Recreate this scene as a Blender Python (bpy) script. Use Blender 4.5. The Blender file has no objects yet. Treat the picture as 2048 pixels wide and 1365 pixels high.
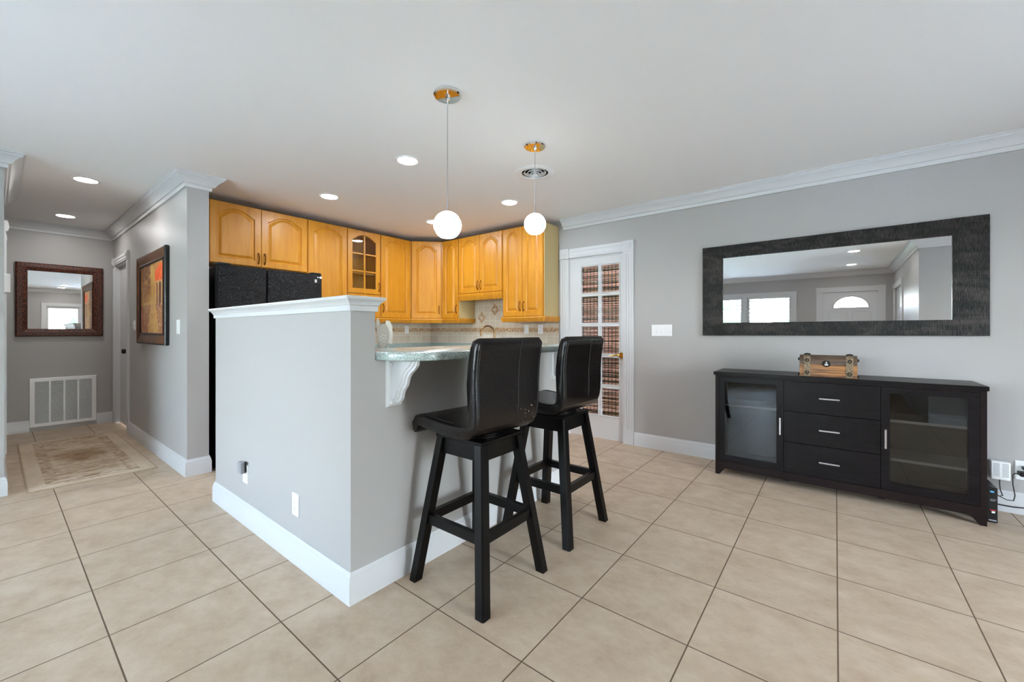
import bpy, bmesh, math, random
from mathutils import Vector, Matrix, noise as mnoise

random.seed(7)
SC = bpy.context.scene
COL = SC.collection

# ------------------------------------------------------------------ camera, world, exposure
W_PX, H_PX = 2048, 1365
F_PX, YAW, HORIZON, CAM_H = 818.5, 0.9023, 662.4, 1.21
cam_data = bpy.data.cameras.new('camera')
cam_data.sensor_fit = 'HORIZONTAL'
cam_data.sensor_width = 36.0
cam_data.lens = 36.0 * F_PX / W_PX
cam_data.shift_y = -(H_PX / 2 - HORIZON) / W_PX
cam_data.clip_start = 0.02
cam = bpy.data.objects.new('camera', cam_data)
COL.objects.link(cam)
cam.location = (0, 0, CAM_H)
cam.rotation_euler = (math.pi / 2, 0, -YAW)
SC.camera = cam

SC.view_settings.view_transform = 'Standard'
SC.view_settings.look = 'None'
SC.view_settings.exposure = 1.86
SC.view_settings.gamma = 1.0
SC.view_settings.use_curve_mapping = False
SKY = 18.0
LAMP = 42.0
PENDANT = 3.6

def lin(c):
    return tuple(((v / 255) / 12.92 if v / 255 <= 0.04045 else ((v / 255 + 0.055) / 1.055) ** 2.4) for v in c)

world = bpy.data.worlds.new('sky')
SC.world = world
world.use_nodes = True
wn, wl = world.node_tree.nodes, world.node_tree.links
bg = wn['Background']
tc = wn.new('ShaderNodeTexCoord'); sp = wn.new('ShaderNodeSeparateXYZ')
mr = wn.new('ShaderNodeMapRange'); rp = wn.new('ShaderNodeValToRGB')
wl.new(tc.outputs['Generated'], sp.inputs[0]); wl.new(sp.outputs['Z'], mr.inputs['Value'])
mr.inputs['From Min'].default_value = -1; mr.inputs['From Max'].default_value = 1
wl.new(mr.outputs[0], rp.inputs[0])
e = rp.color_ramp.elements
e[0].position = 0.0; e[0].color = (0.30, 0.30, 0.28, 1)
e[1].position = 1.0; e[1].color = (0.36, 0.58, 1.0, 1)
for p_, c_ in ((0.49, (0.35, 0.36, 0.33, 1)), (0.51, (1.0, 0.97, 0.93, 1)), (0.62, (0.76, 0.85, 1.0, 1))):
    q = e.new(p_); q.color = c_
mrx = wn.new('ShaderNodeMapRange'); mrx.inputs['From Min'].default_value = 0.1; mrx.inputs['From Max'].default_value = -0.8
wl.new(sp.outputs['X'], mrx.inputs['Value'])
mxw = wn.new('ShaderNodeMix'); mxw.data_type = 'RGBA'; mxw.blend_type = 'MULTIPLY'
wl.new(mrx.outputs[0], mxw.inputs['Factor']); wl.new(rp.outputs[0], mxw.inputs['A']); mxw.inputs['B'].default_value = (0.88, 0.95, 1.03, 1)
wl.new(mxw.outputs['Result'], bg.inputs[0])   # clear blue towards the west, hazier elsewhere
bg.inputs[1].default_value = SKY

sun_d = bpy.data.lights.new('sun', 'SUN'); sun_d.energy = 14.0; sun_d.angle = 0.01; sun_d.color = (1.0, 0.98, 0.96)
sun = bpy.data.objects.new('sun', sun_d); COL.objects.link(sun)
sun.rotation_euler = Vector((-0.55, -0.45, -0.95)).to_track_quat('-Z', 'Y').to_euler()   # from behind the house, so no beam enters the windows

def portal(name, loc, rot, sx, sy):
    d = bpy.data.lights.new(name, 'AREA'); d.shape = 'RECTANGLE'; d.size = sx; d.size_y = sy
    d.cycles.is_portal = True
    o = bpy.data.objects.new(name, d); COL.objects.link(o); o.location = loc; o.rotation_euler = rot
# daylight guides in the window openings (portals give off no light themselves)
portal('window_portal', (-3.05, 2.6, 1.215), (0, -math.pi / 2, 0), 1.7, 3.7)
portal('window_portal', (1.73, -3.93, 1.0), (math.pi / 2, 0, 0), 1.5, 1.95)

# ------------------------------------------------------------------ materials
def base_mat(name):
    m = bpy.data.materials.new(name); m.use_nodes = True
    return m, m.node_tree.nodes, m.node_tree.links, m.node_tree.nodes['Principled BSDF']

def M(name, col, rough=0.5, metal=0.0, spec=0.5, var=None, bump=None, coat=0.0):
    """var=(scale,(sx,sy,sz),dark colour,contrast lo,hi)  bump=(scale,(sx,sy,sz),strength,distance)"""
    m, n, l, b = base_mat(name)
    b.inputs['Base Color'].default_value = (*lin(col), 1)
    b.inputs['Roughness'].default_value = rough
    b.inputs['Metallic'].default_value = metal
    b.inputs['Specular IOR Level'].default_value = spec
    b.inputs['Coat Weight'].default_value = coat
    b.inputs['Coat Roughness'].default_value = 0.08
    def coords(s):
        t = n.new('ShaderNodeTexCoord'); mp = n.new('ShaderNodeMapping')
        mp.inputs['Scale'].default_value = s
        l.new(t.outputs['Object'], mp.inputs[0]); return mp.outputs[0]
    if var:
        sc, st, c2, lo, hi = var
        t = n.new('ShaderNodeTexNoise'); t.inputs['Scale'].default_value = sc
        t.inputs['Detail'].default_value = 6; t.inputs['Roughness'].default_value = 0.6
        l.new(coords(st), t.inputs['Vector'])
        r = n.new('ShaderNodeValToRGB')
        r.color_ramp.elements[0].position = lo; r.color_ramp.elements[0].color = (*lin(c2), 1)
        r.color_ramp.elements[1].position = hi; r.color_ramp.elements[1].color = (*lin(col), 1)
        l.new(t.outputs['Fac'], r.inputs[0]); l.new(r.outputs[0], b.inputs['Base Color'])
    if bump:
        sc, st, strength, dist = bump
        t = n.new('ShaderNodeTexNoise'); t.inputs['Scale'].default_value = sc
        t.inputs['Detail'].default_value = 4
        l.new(coords(st), t.inputs['Vector'])
        bp = n.new('ShaderNodeBump'); bp.inputs['Strength'].default_value = strength
        bp.inputs['Distance'].default_value = dist
        l.new(t.outputs['Fac'], bp.inputs['Height']); l.new(bp.outputs[0], b.inputs['Normal'])
    return m

def emit_mat(name, col, strength):
    m, n, l, b = base_mat(name)
    b.inputs['Base Color'].default_value = (*lin(col), 1)
    b.inputs['Emission Color'].default_value = (*lin(col), 1)
    b.inputs['Emission Strength'].default_value = strength
    return m

def glass_mat(name, tint=(245, 248, 247), ior=1.5, rough=0.0):
    m, n, l, b = base_mat(name); n.remove(b)
    out = n['Material Output']
    tr = n.new('ShaderNodeBsdfTransparent'); tr.inputs[0].default_value = (*lin(tint), 1)
    gl = n.new('ShaderNodeBsdfGlossy'); gl.inputs['Roughness'].default_value = rough
    fr = n.new('ShaderNodeFresnel'); fr.inputs['IOR'].default_value = ior
    mx = n.new('ShaderNodeMixShader')
    l.new(fr.outputs[0], mx.inputs[0]); l.new(tr.outputs[0], mx.inputs[1]); l.new(gl.outputs[0], mx.inputs[2])
    l.new(mx.outputs[0], out.inputs[0])
    return m

mt = {}
mt['wall'] = M('grey_wall_paint', (177, 174, 172), 0.42, spec=0.35)
mt['white'] = M('white_trim_paint', (210, 210, 211), 0.32)
mt['ceiling'] = M('ceiling_paint', (240, 238, 236), 0.8, spec=0.2)
mt['wood'] = M('honey_maple', (212, 148, 40), 0.36, var=(3.0, (9, 9, 0.9), (194, 124, 24), 0.30, 0.70))
mt['laminate'] = M('beige_laminate', (196, 172, 120), 0.45)
mt['cab_in'] = M('cabinet_interior', (232, 172, 92), 0.45, var=(3.0, (9, 9, 1), (212, 148, 70), 0.3, 0.7))
mt['brass'] = M('antique_brass', (150, 98, 48), 0.28, metal=1.0)
mt['gold'] = M('polished_brass', (212, 160, 70), 0.18, metal=1.0)
mt['steel'] = M('brushed_steel', (205, 205, 210), 0.25, metal=1.0)
mt['chrome'] = M('chrome', (235, 235, 235), 0.03, metal=1.0)
mt['bronze'] = M('brushed_bronze', (150, 118, 78), 0.25, metal=1.0)
mt['black_plastic'] = M('black_plastic', (16, 16, 18), 0.35)
mt['plastic'] = M('white_plastic', (238, 238, 238), 0.3)
mt['grey_plastic'] = M('grey_plastic', (150, 152, 156), 0.3)
mt['dark_slot'] = M('dark_slot', (28, 28, 30), 0.6)
mt['espresso'] = M('espresso_wood', (22, 17, 19), 0.34, spec=0.2, var=(6.0, (2, 0.9, 14), (9, 7, 8), 0.35, 0.65), bump=(8, (2, 1, 20), 0.25, 0.002))
mt['espresso_plain'] = M('espresso_veneer', (26, 17, 17), 0.34, spec=0.2)
mt['legwood'] = M('black_stained_wood', (10, 8, 8), 0.36, spec=0.22, var=(5, (1, 1, 0.3), (5, 4, 4), 0.3, 0.7))
mt['fridge'] = M('black_textured_steel', (40, 42, 46), 0.26, spec=0.22, var=(170, (1, 1, 1), (5, 5, 6), 0.46, 0.74), bump=(130, (1, 1, 1), 1.0, 0.012))  # glints of the pebbled finish are painted in as pale specks
mt['fridge_side'] = M('black_fridge_side', (5, 5, 5), 0.5, spec=0.2)
mt['mirror'] = M('mirror_silver', (232, 234, 234), 0.0, metal=1.0)
mt['glass'] = glass_mat('clear_glass')
mt['cab_glass'] = glass_mat('cabinet_glass', (222, 226, 226), 1.58)
mt['bulb'] = emit_mat('bulb_glow', (255, 246, 230), 8.0)
mt['kitchen_lens'] = emit_mat('kitchen_lamp_lens', (234, 243, 255), LAMP * 1.55)
mt['lens'] = emit_mat('lamp_lens', (252, 250, 248), LAMP)
mt['stone'] = M('white_stoneware', (208, 202, 192), 0.3)
mt['cord'] = M('black_rubber', (12, 12, 13), 0.5)
mt['rust'] = M('mosaic_bronze', (112, 54, 30), 0.30, var=(80, (1, 1, 1), (22, 13, 12), 0.44, 0.58), bump=(60, (1, 1, 1), 0.7, 0.006))
mt['gilt'] = M('bronze_gilt_wood', (118, 70, 26), 0.30, var=(8, (1, 1, 1), (66, 34, 12), 0.35, 0.7))
mt['gilt_dark'] = M('dark_walnut', (42, 20, 12), 0.28)
mt['duct'] = M('dark_duct', (12, 12, 12), 0.9, spec=0.0)
mt['shelf'] = M('grey_brown_shelf', (150, 134, 128), 0.4)
mt['filter'] = M('grey_filter', (64, 62, 62), 0.8)
mt['red_paint'] = M('red_marking', (190, 40, 40), 0.5)
mt['blue_paint'] = M('blue_marking', (90, 170, 215), 0.5)
mt['bead'] = M('grey_mark', (150, 150, 155), 0.5)

def tile_floor():
    m, n, l, b = base_mat('beige_floor_tile')
    tcn = n.new('ShaderNodeTexCoord'); sx = n.new('ShaderNodeSeparateXYZ'); l.new(tcn.outputs['Object'], sx.inputs[0])
    def math_(op, a, c=None):
        k = n.new('ShaderNodeMath'); k.operation = op
        for i, v in enumerate((a, c)):
            if v is None: continue
            if isinstance(v, (int, float)): k.inputs[i].default_value = v
            else: l.new(v, k.inputs[i])
        return k.outputs[0]
    def line(v, off, t, w):
        s = math_('DIVIDE', math_('SUBTRACT', v, off), t)
        f = math_('SUBTRACT', s, math_('FLOOR', s))
        d = math_('MINIMUM', f, math_('SUBTRACT', 1.0, f))
        return math_('LESS_THAN', d, w / t / 2), math_('FLOOR', s)
    lx, ix = line(sx.outputs['X'], 1.652, 0.4562, 0.0052)
    ly, iy = line(sx.outputs['Y'], -0.008, 0.4540, 0.0052)
    grout = math_('MAXIMUM', lx, ly)
    cb = n.new('ShaderNodeCombineXYZ'); l.new(ix, cb.inputs[0]); l.new(iy, cb.inputs[1])
    wn_ = n.new('ShaderNodeTexWhiteNoise'); l.new(cb.outputs[0], wn_.inputs[0])
    addv = n.new('ShaderNodeVectorMath'); addv.operation = 'MULTIPLY_ADD'
    l.new(wn_.outputs['Color'], addv.inputs[0]); addv.inputs[1].default_value = (9, 9, 9); l.new(tcn.outputs['Object'], addv.inputs[2])
    mp = n.new('ShaderNodeMapping'); mp.inputs['Scale'].default_value = (1.3, 1.0, 1); mp.inputs['Rotation'].default_value = (0, 0, 0.5)
    l.new(addv.outputs[0], mp.inputs[0])
    n1 = n.new('ShaderNodeTexNoise'); n1.inputs['Scale'].default_value = 6.5; n1.inputs['Detail'].default_value = 10; n1.inputs['Roughness'].default_value = 0.70
    l.new(mp.outputs[0], n1.inputs['Vector'])
    r = n.new('ShaderNodeValToRGB')
    el = r.color_ramp.elements
    el[0].position = 0.28; el[0].color = (*lin((174, 150, 126)), 1)
    el[1].position = 0.72; el[1].color = (*lin((207, 188, 166)), 1)
    q = el.new(0.5); q.color = (*lin((193, 171, 147)), 1)
    l.new(n1.outputs['Fac'], r.inputs[0])
    mx = n.new('ShaderNodeMix'); mx.data_type = 'RGBA'
    l.new(grout, mx.inputs['Factor']); l.new(r.outputs[0], mx.inputs['A']); mx.inputs['B'].default_value = (*lin((104, 84, 66)), 1)
    l.new(mx.outputs['Result'], b.inputs['Base Color'])
    b.inputs['Roughness'].default_value = 0.36
    b.inputs['Specular IOR Level'].default_value = 0.38
    rr = math_('ADD', math_('MULTIPLY', grout, 0.4), 0.42); l.new(rr, b.inputs['Roughness'])
    bp = n.new('ShaderNodeBump'); bp.inputs['Strength'].default_value = 0.5; bp.inputs['Distance'].default_value = 0.002
    l.new(math_('SUBTRACT', 1.0, grout), bp.inputs['Height']); l.new(bp.outputs[0], b.inputs['Normal'])
    return m
mt['floor'] = tile_floor()

def speckle():
    m, n, l, b = base_mat('green_speckled_laminate')
    tcn = n.new('ShaderNodeTexCoord')
    v = n.new('ShaderNodeTexNoise'); v.inputs['Scale'].default_value = 260; v.inputs['Detail'].default_value = 3
    l.new(tcn.outputs['Object'], v.inputs['Vector'])
    r = n.new('ShaderNodeValToRGB'); el = r.color_ramp.elements
    el[0].position = 0.36; el[0].color = (*lin((104, 122, 120)), 1)
    el[1].position = 0.62; el[1].color = (*lin((208, 216, 210)), 1)
    q = el.new(0.49); q.color = (*lin((160, 176, 172)), 1)
    l.new(v.outputs['Fac'], r.inputs[0]); l.new(r.outputs[0], b.inputs['Base Color'])
    b.inputs['Roughness'].default_value = 0.22
    return m
mt['counter'] = speckle()

def leather(name, worn):
    m, n, l, b = base_mat(name)
    tcn = n.new('ShaderNodeTexCoord')
    v = n.new('ShaderNodeTexNoise'); v.inputs['Scale'].default_value = 70; v.inputs['Detail'].default_value = 6
    l.new(tcn.outputs['Object'], v.inputs['Vector'])
    v2 = n.new('ShaderNodeTexNoise'); v2.inputs['Scale'].default_value = 5; v2.inputs['Detail'].default_value = 5
    l.new(tcn.outputs['Object'], v2.inputs['Vector'])
    r = n.new('ShaderNodeValToRGB'); el = r.color_ramp.elements
    el[0].position = 0.35; el[0].color = (*lin((7, 5, 6)), 1)
    el[1].position = 0.7; el[1].color = (*lin((17, 11, 10)), 1)
    l.new(v2.outputs['Fac'], r.inputs[0])
    col = r.outputs[0]
    if worn:
        g = n.new('ShaderNodeTexNoise'); g.inputs['Scale'].default_value = 75; g.inputs['Detail'].default_value = 2
        l.new(tcn.outputs['Object'], g.inputs['Vector'])
        s = n.new('ShaderNodeSeparateXYZ'); l.new(tcn.outputs['Object'], s.inputs[0])
        def step(inp, lo, hi):
            k = n.new('ShaderNodeMapRange'); k.inputs['From Min'].default_value = lo; k.inputs['From Max'].default_value = hi
            l.new(inp, k.inputs['Value']); return k.outputs[0]
        def mul(a, c):
            k = n.new('ShaderNodeMath'); k.operation = 'MULTIPLY'; l.new(a, k.inputs[0]); l.new(c, k.inputs[1]); return k.outputs[0]
        mask = mul(mul(step(s.outputs['Z'], 0.92, 0.80), step(s.outputs['X'], 0.00, 0.12)), step(g.outputs['Fac'], 0.68, 0.71))
        mx = n.new('ShaderNodeMix'); mx.data_type = 'RGBA'
        l.new(mask, mx.inputs['Factor']); l.new(col, mx.inputs['A']); mx.inputs['B'].default_value = (*lin((196, 170, 140)), 1)
        col = mx.outputs['Result']
    l.new(col, b.inputs['Base Color'])
    b.inputs['Roughness'].default_value = 0.26; b.inputs['Specular IOR Level'].default_value = 0.42
    bp = n.new('ShaderNodeBump'); bp.inputs['Strength'].default_value = 0.28; bp.inputs['Distance'].default_value = 0.004
    l.new(v.outputs['Fac'], bp.inputs['Height']); l.new(bp.outputs[0], b.inputs['Normal'])
    return m
mt['leather'] = leather('black_leather', False)
mt['leather_worn'] = leather('worn_black_leather', True)

def splash():
    m, n, l, b = base_mat('beige_wall_tile')
    tcn = n.new('ShaderNodeTexCoord'); s = n.new('ShaderNodeSeparateXYZ'); l.new(tcn.outputs['Object'], s.inputs[0])
    ad = n.new('ShaderNodeMath'); ad.operation = 'ADD'; l.new(s.outputs[0], ad.inputs[0]); l.new(s.outputs[1], ad.inputs[1])
    cb = n.new('ShaderNodeCombineXYZ'); l.new(ad.outputs[0], cb.inputs[0]); l.new(s.outputs[2], cb.inputs[1])
    br = n.new('ShaderNodeTexBrick'); br.offset = 0; br.inputs['Scale'].default_value = 1
    br.inputs['Brick Width'].default_value = 0.104; br.inputs['Row Height'].default_value = 0.104
    br.inputs['Mortar Size'].default_value = 0.0025; br.inputs['Mortar Smooth'].default_value = 0.2
    br.inputs['Color1'].default_value = (*lin((214, 202, 184)), 1); br.inputs['Color2'].default_value = (*lin((204, 190, 172)), 1)
    br.inputs['Mortar'].default_value = (*lin((232, 226, 216)), 1)
    l.new(cb.outputs[0], br.inputs['Vector']); l.new(br.outputs['Color'], b.inputs['Base Color'])
    b.inputs['Roughness'].default_value = 0.3
    return m
mt['splash'] = splash()

def border_mat():
    m, n, l, b = base_mat('brown_vine_border_tile')
    tcn = n.new('ShaderNodeTexCoord'); s = n.new('ShaderNodeSeparateXYZ'); l.new(tcn.outputs['Object'], s.inputs[0])
    ad = n.new('ShaderNodeMath'); ad.operation = 'ADD'; l.new(s.outputs[0], ad.inputs[0]); l.new(s.outputs[1], ad.inputs[1])
    cb = n.new('ShaderNodeCombineXYZ'); l.new(ad.outputs[0], cb.inputs[0]); l.new(s.outputs[2], cb.inputs[1])
    wv = n.new('ShaderNodeTexWave'); wv.bands_direction = 'DIAGONAL'; wv.inputs['Scale'].default_value = 14; wv.inputs['Distortion'].default_value = 9
    wv.inputs['Detail'].default_value = 1; wv.inputs['Detail Scale'].default_value = 3
    l.new(cb.outputs[0], wv.inputs['Vector'])
    r = n.new('ShaderNodeValToRGB'); el = r.color_ramp.elements
    el[0].position = 0.3; el[0].color = (*lin((160, 120, 84)), 1); el[1].position = 0.75; el[1].color = (*lin((216, 192, 160)), 1)
    l.new(wv.outputs['Fac'], r.inputs[0]); l.new(r.outputs[0], b.inputs['Base Color'])
    b.inputs['Roughness'].default_value = 0.35
    return m
mt['border'] = border_mat()
mt['border_rope'] = M('rope_edge_tile', (206, 180, 146), 0.4)

def sawn():
    m, n, l, b = base_mat('black_rough_sawn_wood')
    tcn = n.new('ShaderNodeTexCoord')
    def nz(scale, st, det=5, dist=0.0):
        mp = n.new('ShaderNodeMapping'); mp.inputs['Scale'].default_value = st; l.new(tcn.outputs['Object'], mp.inputs[0])
        t = n.new('ShaderNodeTexNoise'); t.inputs['Scale'].default_value = scale; t.inputs['Detail'].default_value = det
        t.inputs['Distortion'].default_value = dist
        l.new(mp.outputs[0], t.inputs['Vector']); return t.outputs['Fac']
    a = nz(30, (1, 9, 0.8), 2); c = nz(3.2, (1, 1.2, 3), 7, 1.2)
    ad = n.new('ShaderNodeMath'); ad.operation = 'ADD'; l.new(a, ad.inputs[0]); l.new(c, ad.inputs[1])
    r = n.new('ShaderNodeValToRGB'); el = r.color_ramp.elements
    el[0].position = 0.76; el[0].color = (*lin((9, 7, 8)), 1); el[1].position = 1.0; el[1].color = (*lin((62, 55, 52)), 1); b.inputs['Specular IOR Level'].default_value = 0.28
    hf = n.new('ShaderNodeMath'); hf.operation = 'MULTIPLY'; hf.inputs[1].default_value = 0.82; l.new(ad.outputs[0], hf.inputs[0])
    l.new(hf.outputs[0], r.inputs[0]); l.new(r.outputs[0], b.inputs['Base Color'])
    b.inputs['Roughness'].default_value = 0.36
    bp = n.new('ShaderNodeBump'); bp.inputs['Strength'].default_value = 0.6; bp.inputs['Distance'].default_value = 0.004
    l.new(ad.outputs[0], bp.inputs['Height']); l.new(bp.outputs[0], b.inputs['Normal'])
    return m
mt['sawn'] = sawn()

def attr_mat(name, rough):
    m, n, l, b = base_mat(name)
    a = n.new('ShaderNodeVertexColor'); a.layer_name = 'paint'
    l.new(a.outputs[0], b.inputs['Base Color']); b.inputs['Roughness'].default_value = rough
    return m
mt['canvas'] = attr_mat('painted_canvas', 0.4)
mt['rug'] = attr_mat('woven_rug', 0.9)

def chest_wood():
    m, n, l, b = base_mat('burnt_chest_wood')
    tcn = n.new('ShaderNodeTexCoord')
    mp = n.new('ShaderNodeMapping'); mp.inputs['Scale'].default_value = (3, 2.2, 40); l.new(tcn.outputs['Object'], mp.inputs[0])
    t = n.new('ShaderNodeTexNoise'); t.inputs['Scale'].default_value = 2; t.inputs['Detail'].default_value = 5; l.new(mp.outputs[0], t.inputs['Vector'])
    r = n.new('ShaderNodeValToRGB'); el = r.color_ramp.elements
    el[0].position = 0.35; el[0].color = (*lin((74, 48, 34)), 1); el[1].position = 0.66; el[1].color = (*lin((190, 130, 72)), 1)
    l.new(t.outputs['Fac'], r.inputs[0]); l.new(r.outputs[0], b.inputs['Base Color']); b.inputs['Roughness'].default_value = 0.35
    return m
mt['chest'] = chest_wood()
mt['strap'] = M('distressed_strap', (160, 140, 112), 0.6, var=(120, (1, 1, 1), (92, 78, 60), 0.4, 0.6))
mt['chest_dark'] = M('burnt_chest_lid', (112, 92, 74), 0.4, var=(3, (3, 2, 40), (64, 46, 36), 0.35, 0.65))
mt['iron'] = M('dark_iron', (40, 38, 36), 0.35, metal=0.8)

def globe_mat():
    m, n, l, b = base_mat('lit_swirl_glass')
    tcn = n.new('ShaderNodeTexCoord')
    t = n.new('ShaderNodeTexNoise'); t.inputs['Scale'].default_value = 17; t.inputs['Detail'].default_value = 1; t.inputs['Distortion'].default_value = 2.2
    l.new(tcn.outputs['Object'], t.inputs['Vector'])
    r = n.new('ShaderNodeValToRGB'); el = r.color_ramp.elements
    el[0].position = 0.41; el[0].color = (0.03, 0.055, 0.045, 1); el[1].position = 0.46; el[1].color = (1, 1, 0.98, 1)
    l.new(t.outputs['Fac'], r.inputs[0])
    b.inputs['Base Color'].default_value = (0.8, 0.85, 0.82, 1); b.inputs['Roughness'].default_value = 0.1
    l.new(r.outputs[0], b.inputs['Emission Color']); b.inputs['Emission Strength'].default_value = PENDANT
    return m
mt['globe'] = globe_mat()

def blind_mat():
    m, n, l, b = base_mat('woven_bamboo')
    tcn = n.new('ShaderNodeTexCoord')
    mp = n.new('ShaderNodeMapping'); mp.inputs['Scale'].default_value = (1, 3, 90); l.new(tcn.outputs['Object'], mp.inputs[0])
    t = n.new('ShaderNodeTexNoise'); t.inputs['Scale'].default_value = 2.0; t.inputs['Detail'].default_value = 3; l.new(mp.outputs[0], t.inputs['Vector'])
    mp2 = n.new('ShaderNodeMapping'); mp2.inputs['Scale'].default_value = (1, 1.6, 3); l.new(tcn.outputs['Object'], mp2.inputs[0])
    t2 = n.new('ShaderNodeTexNoise'); t2.inputs['Scale'].default_value = 2.2; l.new(mp2.outputs[0], t2.inputs['Vector'])
    r = n.new('ShaderNodeValToRGB'); el = r.color_ramp.elements
    el[0].position = 0.3; el[0].color = (*lin((96, 60, 34)), 1); el[1].position = 0.7; el[1].color = (*lin((206, 174, 130)), 1)
    q = el.new(0.5); q.color = (*lin((164, 128, 86)), 1)
    l.new(t.outputs['Fac'], r.inputs[0])
    r2 = n.new('ShaderNodeValToRGB'); e2 = r2.color_ramp.elements
    e2[0].position = 0.58; e2[0].color = (1, 1, 1, 1); e2[1].position = 0.68; e2[1].color = (0.75, 0.42, 0.30, 1)
    l.new(t2.outputs['Fac'], r2.inputs[0])
    mx = n.new('ShaderNodeMix'); mx.data_type = 'RGBA'; mx.blend_type = 'MULTIPLY'; mx.inputs['Factor'].default_value = 1
    l.new(r.outputs[0], mx.inputs['A']); l.new(r2.outputs[0], mx.inputs['B']); l.new(mx.outputs['Result'], b.inputs['Base Color'])
    b.inputs['Roughness'].default_value = 0.6
    return m
mt['blind'] = blind_mat()
mt['leaf'] = M('shrub_leaves', (70, 120, 50), 0.6, var=(14, (1, 1, 1), (24, 52, 20), 0.35, 0.65))
mt['concrete'] = M('pale_concrete', (190, 188, 182), 0.8, var=(3, (1, 1, 1), (168, 166, 160), 0.3, 0.7))
mt['brick'] = M('red_brick', (116, 70, 48), 0.8, var=(9, (1, 1, 4), (84, 46, 32), 0.35, 0.65))

# ------------------------------------------------------------------ mesh builder
OFF = {}
class MB:
    def __init__(s):
        s.bm = bmesh.new()
    def face(s, pts):
        return s.bm.faces.new([s.bm.verts.new(p) for p in pts])
    def box(s, x0, x1, y0, y1, z0, z1, bev=0.0, seg=1):
        r = bmesh.ops.create_cube(s.bm, size=1)
        vs = r['verts']
        for v in vs:
            v.co = ((x0 + x1) / 2 + v.co.x * (x1 - x0), (y0 + y1) / 2 + v.co.y * (y1 - y0), (z0 + z1) / 2 + v.co.z * (z1 - z0))
        if bev:
            es = list({e for v in vs for e in v.link_edges})
            bmesh.ops.bevel(s.bm, geom=es, offset=bev, segments=seg, affect='EDGES', profile=0.5)
        return s
    def hexa(s, a, b):
        """two quads (each 4 points, same order) joined into a solid"""
        va = [s.bm.verts.new(p) for p in a]; vb = [s.bm.verts.new(p) for p in b]
        n = len(va)
        s.bm.faces.new(va); s.bm.faces.new(list(reversed(vb)))
        for i in range(n):
            s.bm.faces.new((va[i], vb[i], vb[(i + 1) % n], va[(i + 1) % n]))
        return s
    def rings(s, rings, closed=True, cap0=False, cap1=False):
        vs = [[s.bm.verts.new(p) for p in r] for r in rings]
        n = len(vs[0])
        for a, b in zip(vs, vs[1:]):
            for i in range(n if closed else n - 1):
                s.bm.faces.new((a[i], a[(i + 1) % n], b[(i + 1) % n], b[i]))
        if cap0: s.bm.faces.new(list(reversed(vs[0])))
        if cap1: s.bm.faces.new(vs[-1])
        return s
    def lathe(s, prof, c, seg=32, cap0=True, cap1=True):
        rr = [[(c[0] + r * math.cos(2 * math.pi * i / seg), c[1] + r * math.sin(2 * math.pi * i / seg), c[2] + z) for i in range(seg)] for r, z in prof]
        return s.rings(rr, True, cap0, cap1)
    def tube(s, pts, r, seg=8):
        pts = [Vector(p) for p in pts]
        rr = []
        up = None
        for i, p in enumerate(pts):
            t = (pts[min(i + 1, len(pts) - 1)] - pts[max(i - 1, 0)]).normalized()
            if up is None:
                up = Vector((0, 0, 1)) if abs(t.z) < 0.9 else Vector((1, 0, 0))
            a = t.cross(up).normalized(); b = a.cross(t).normalized(); up = b
            rad = r[i] if isinstance(r, (list, tuple)) else r
            rr.append([tuple(p + a * rad * math.cos(2 * math.pi * k / seg) + b * rad * math.sin(2 * math.pi * k / seg)) for k in range(seg)])
        return s.rings(rr, True, True, True)
    def sweep(s, prof, path, zb, side=1, closed=False):
        """prof (out,z) swept along a floor-plan path with mitred corners; side=+1 is to the left of travel"""
        P = [Vector(p) for p in path]; n = len(P); rr = []
        for i in range(n):
            def nrm(a, b):
                d = (b - a).normalized(); return Vector((-d.y, d.x)) * side
            if closed:
                n0 = nrm(P[i - 1], P[i]); n1 = nrm(P[i], P[(i + 1) % n])
            else:
                n0 = nrm(P[i - 1], P[i]) if i > 0 else nrm(P[i], P[i + 1])
                n1 = nrm(P[i], P[i + 1]) if i < n - 1 else n0
            m = (n0 + n1); m = m / max(m.dot(n0), 1e-6)
            rr.append([(P[i].x + o * m.x, P[i].y + o * m.y, zb + z) for o, z in prof])
        if closed: rr.append(rr[0])
        return s.rings(rr, True, not closed, not closed)
    def build(s, name, mat, parent=None, smooth=False, local=False, angle=35):
        bm = s.bm
        bmesh.ops.remove_doubles(bm, verts=bm.verts, dist=1e-6)
        bmesh.ops.recalc_face_normals(bm, faces=bm.faces)
        off = OFF.get(parent.name, (0, 0, 0)) if parent else (0, 0, 0)
        if not local and parent:
            bmesh.ops.translate(bm, verts=bm.verts, vec=[-v for v in off])
        me = bpy.data.meshes.new(name); bm.to_mesh(me); bm.free()
        o = bpy.data.objects.new(name, me); COL.objects.link(o)
        me.materials.append(mt[mat] if isinstance(mat, str) else mat)
        if smooth:
            me.shade_smooth(); me.set_sharp_from_angle(angle=math.radians(angle))
        if parent:
            o.parent = parent
        OFF[o.name] = off
        return o

def box(name, mat, parent, *a, bev=0.0, seg=1):
    return MB().box(*a, bev=bev, seg=seg).build(name, mat, parent)

def tag(o, label=None, cat=None, group=None, kind=None):
    if label: o['label'] = label
    if cat: o['category'] = cat
    if group: o['group'] = group
    if kind: o['kind'] = kind
    return o

def thing(name, label, cat, loc, group=None):
    o = bpy.data.objects.new(name, None); COL.objects.link(o); o.location = loc
    o.empty_display_size = 0.05
    OFF[o.name] = tuple(loc)
    return tag(o, label, cat, group)

def struct(o):
    o['kind'] = 'structure'; return o

def copy_tree(o, parent=None):
    c = o.copy(); COL.objects.link(c); c.parent = parent
    for ch in list(o.children): copy_tree(ch, c)
    return c

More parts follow.
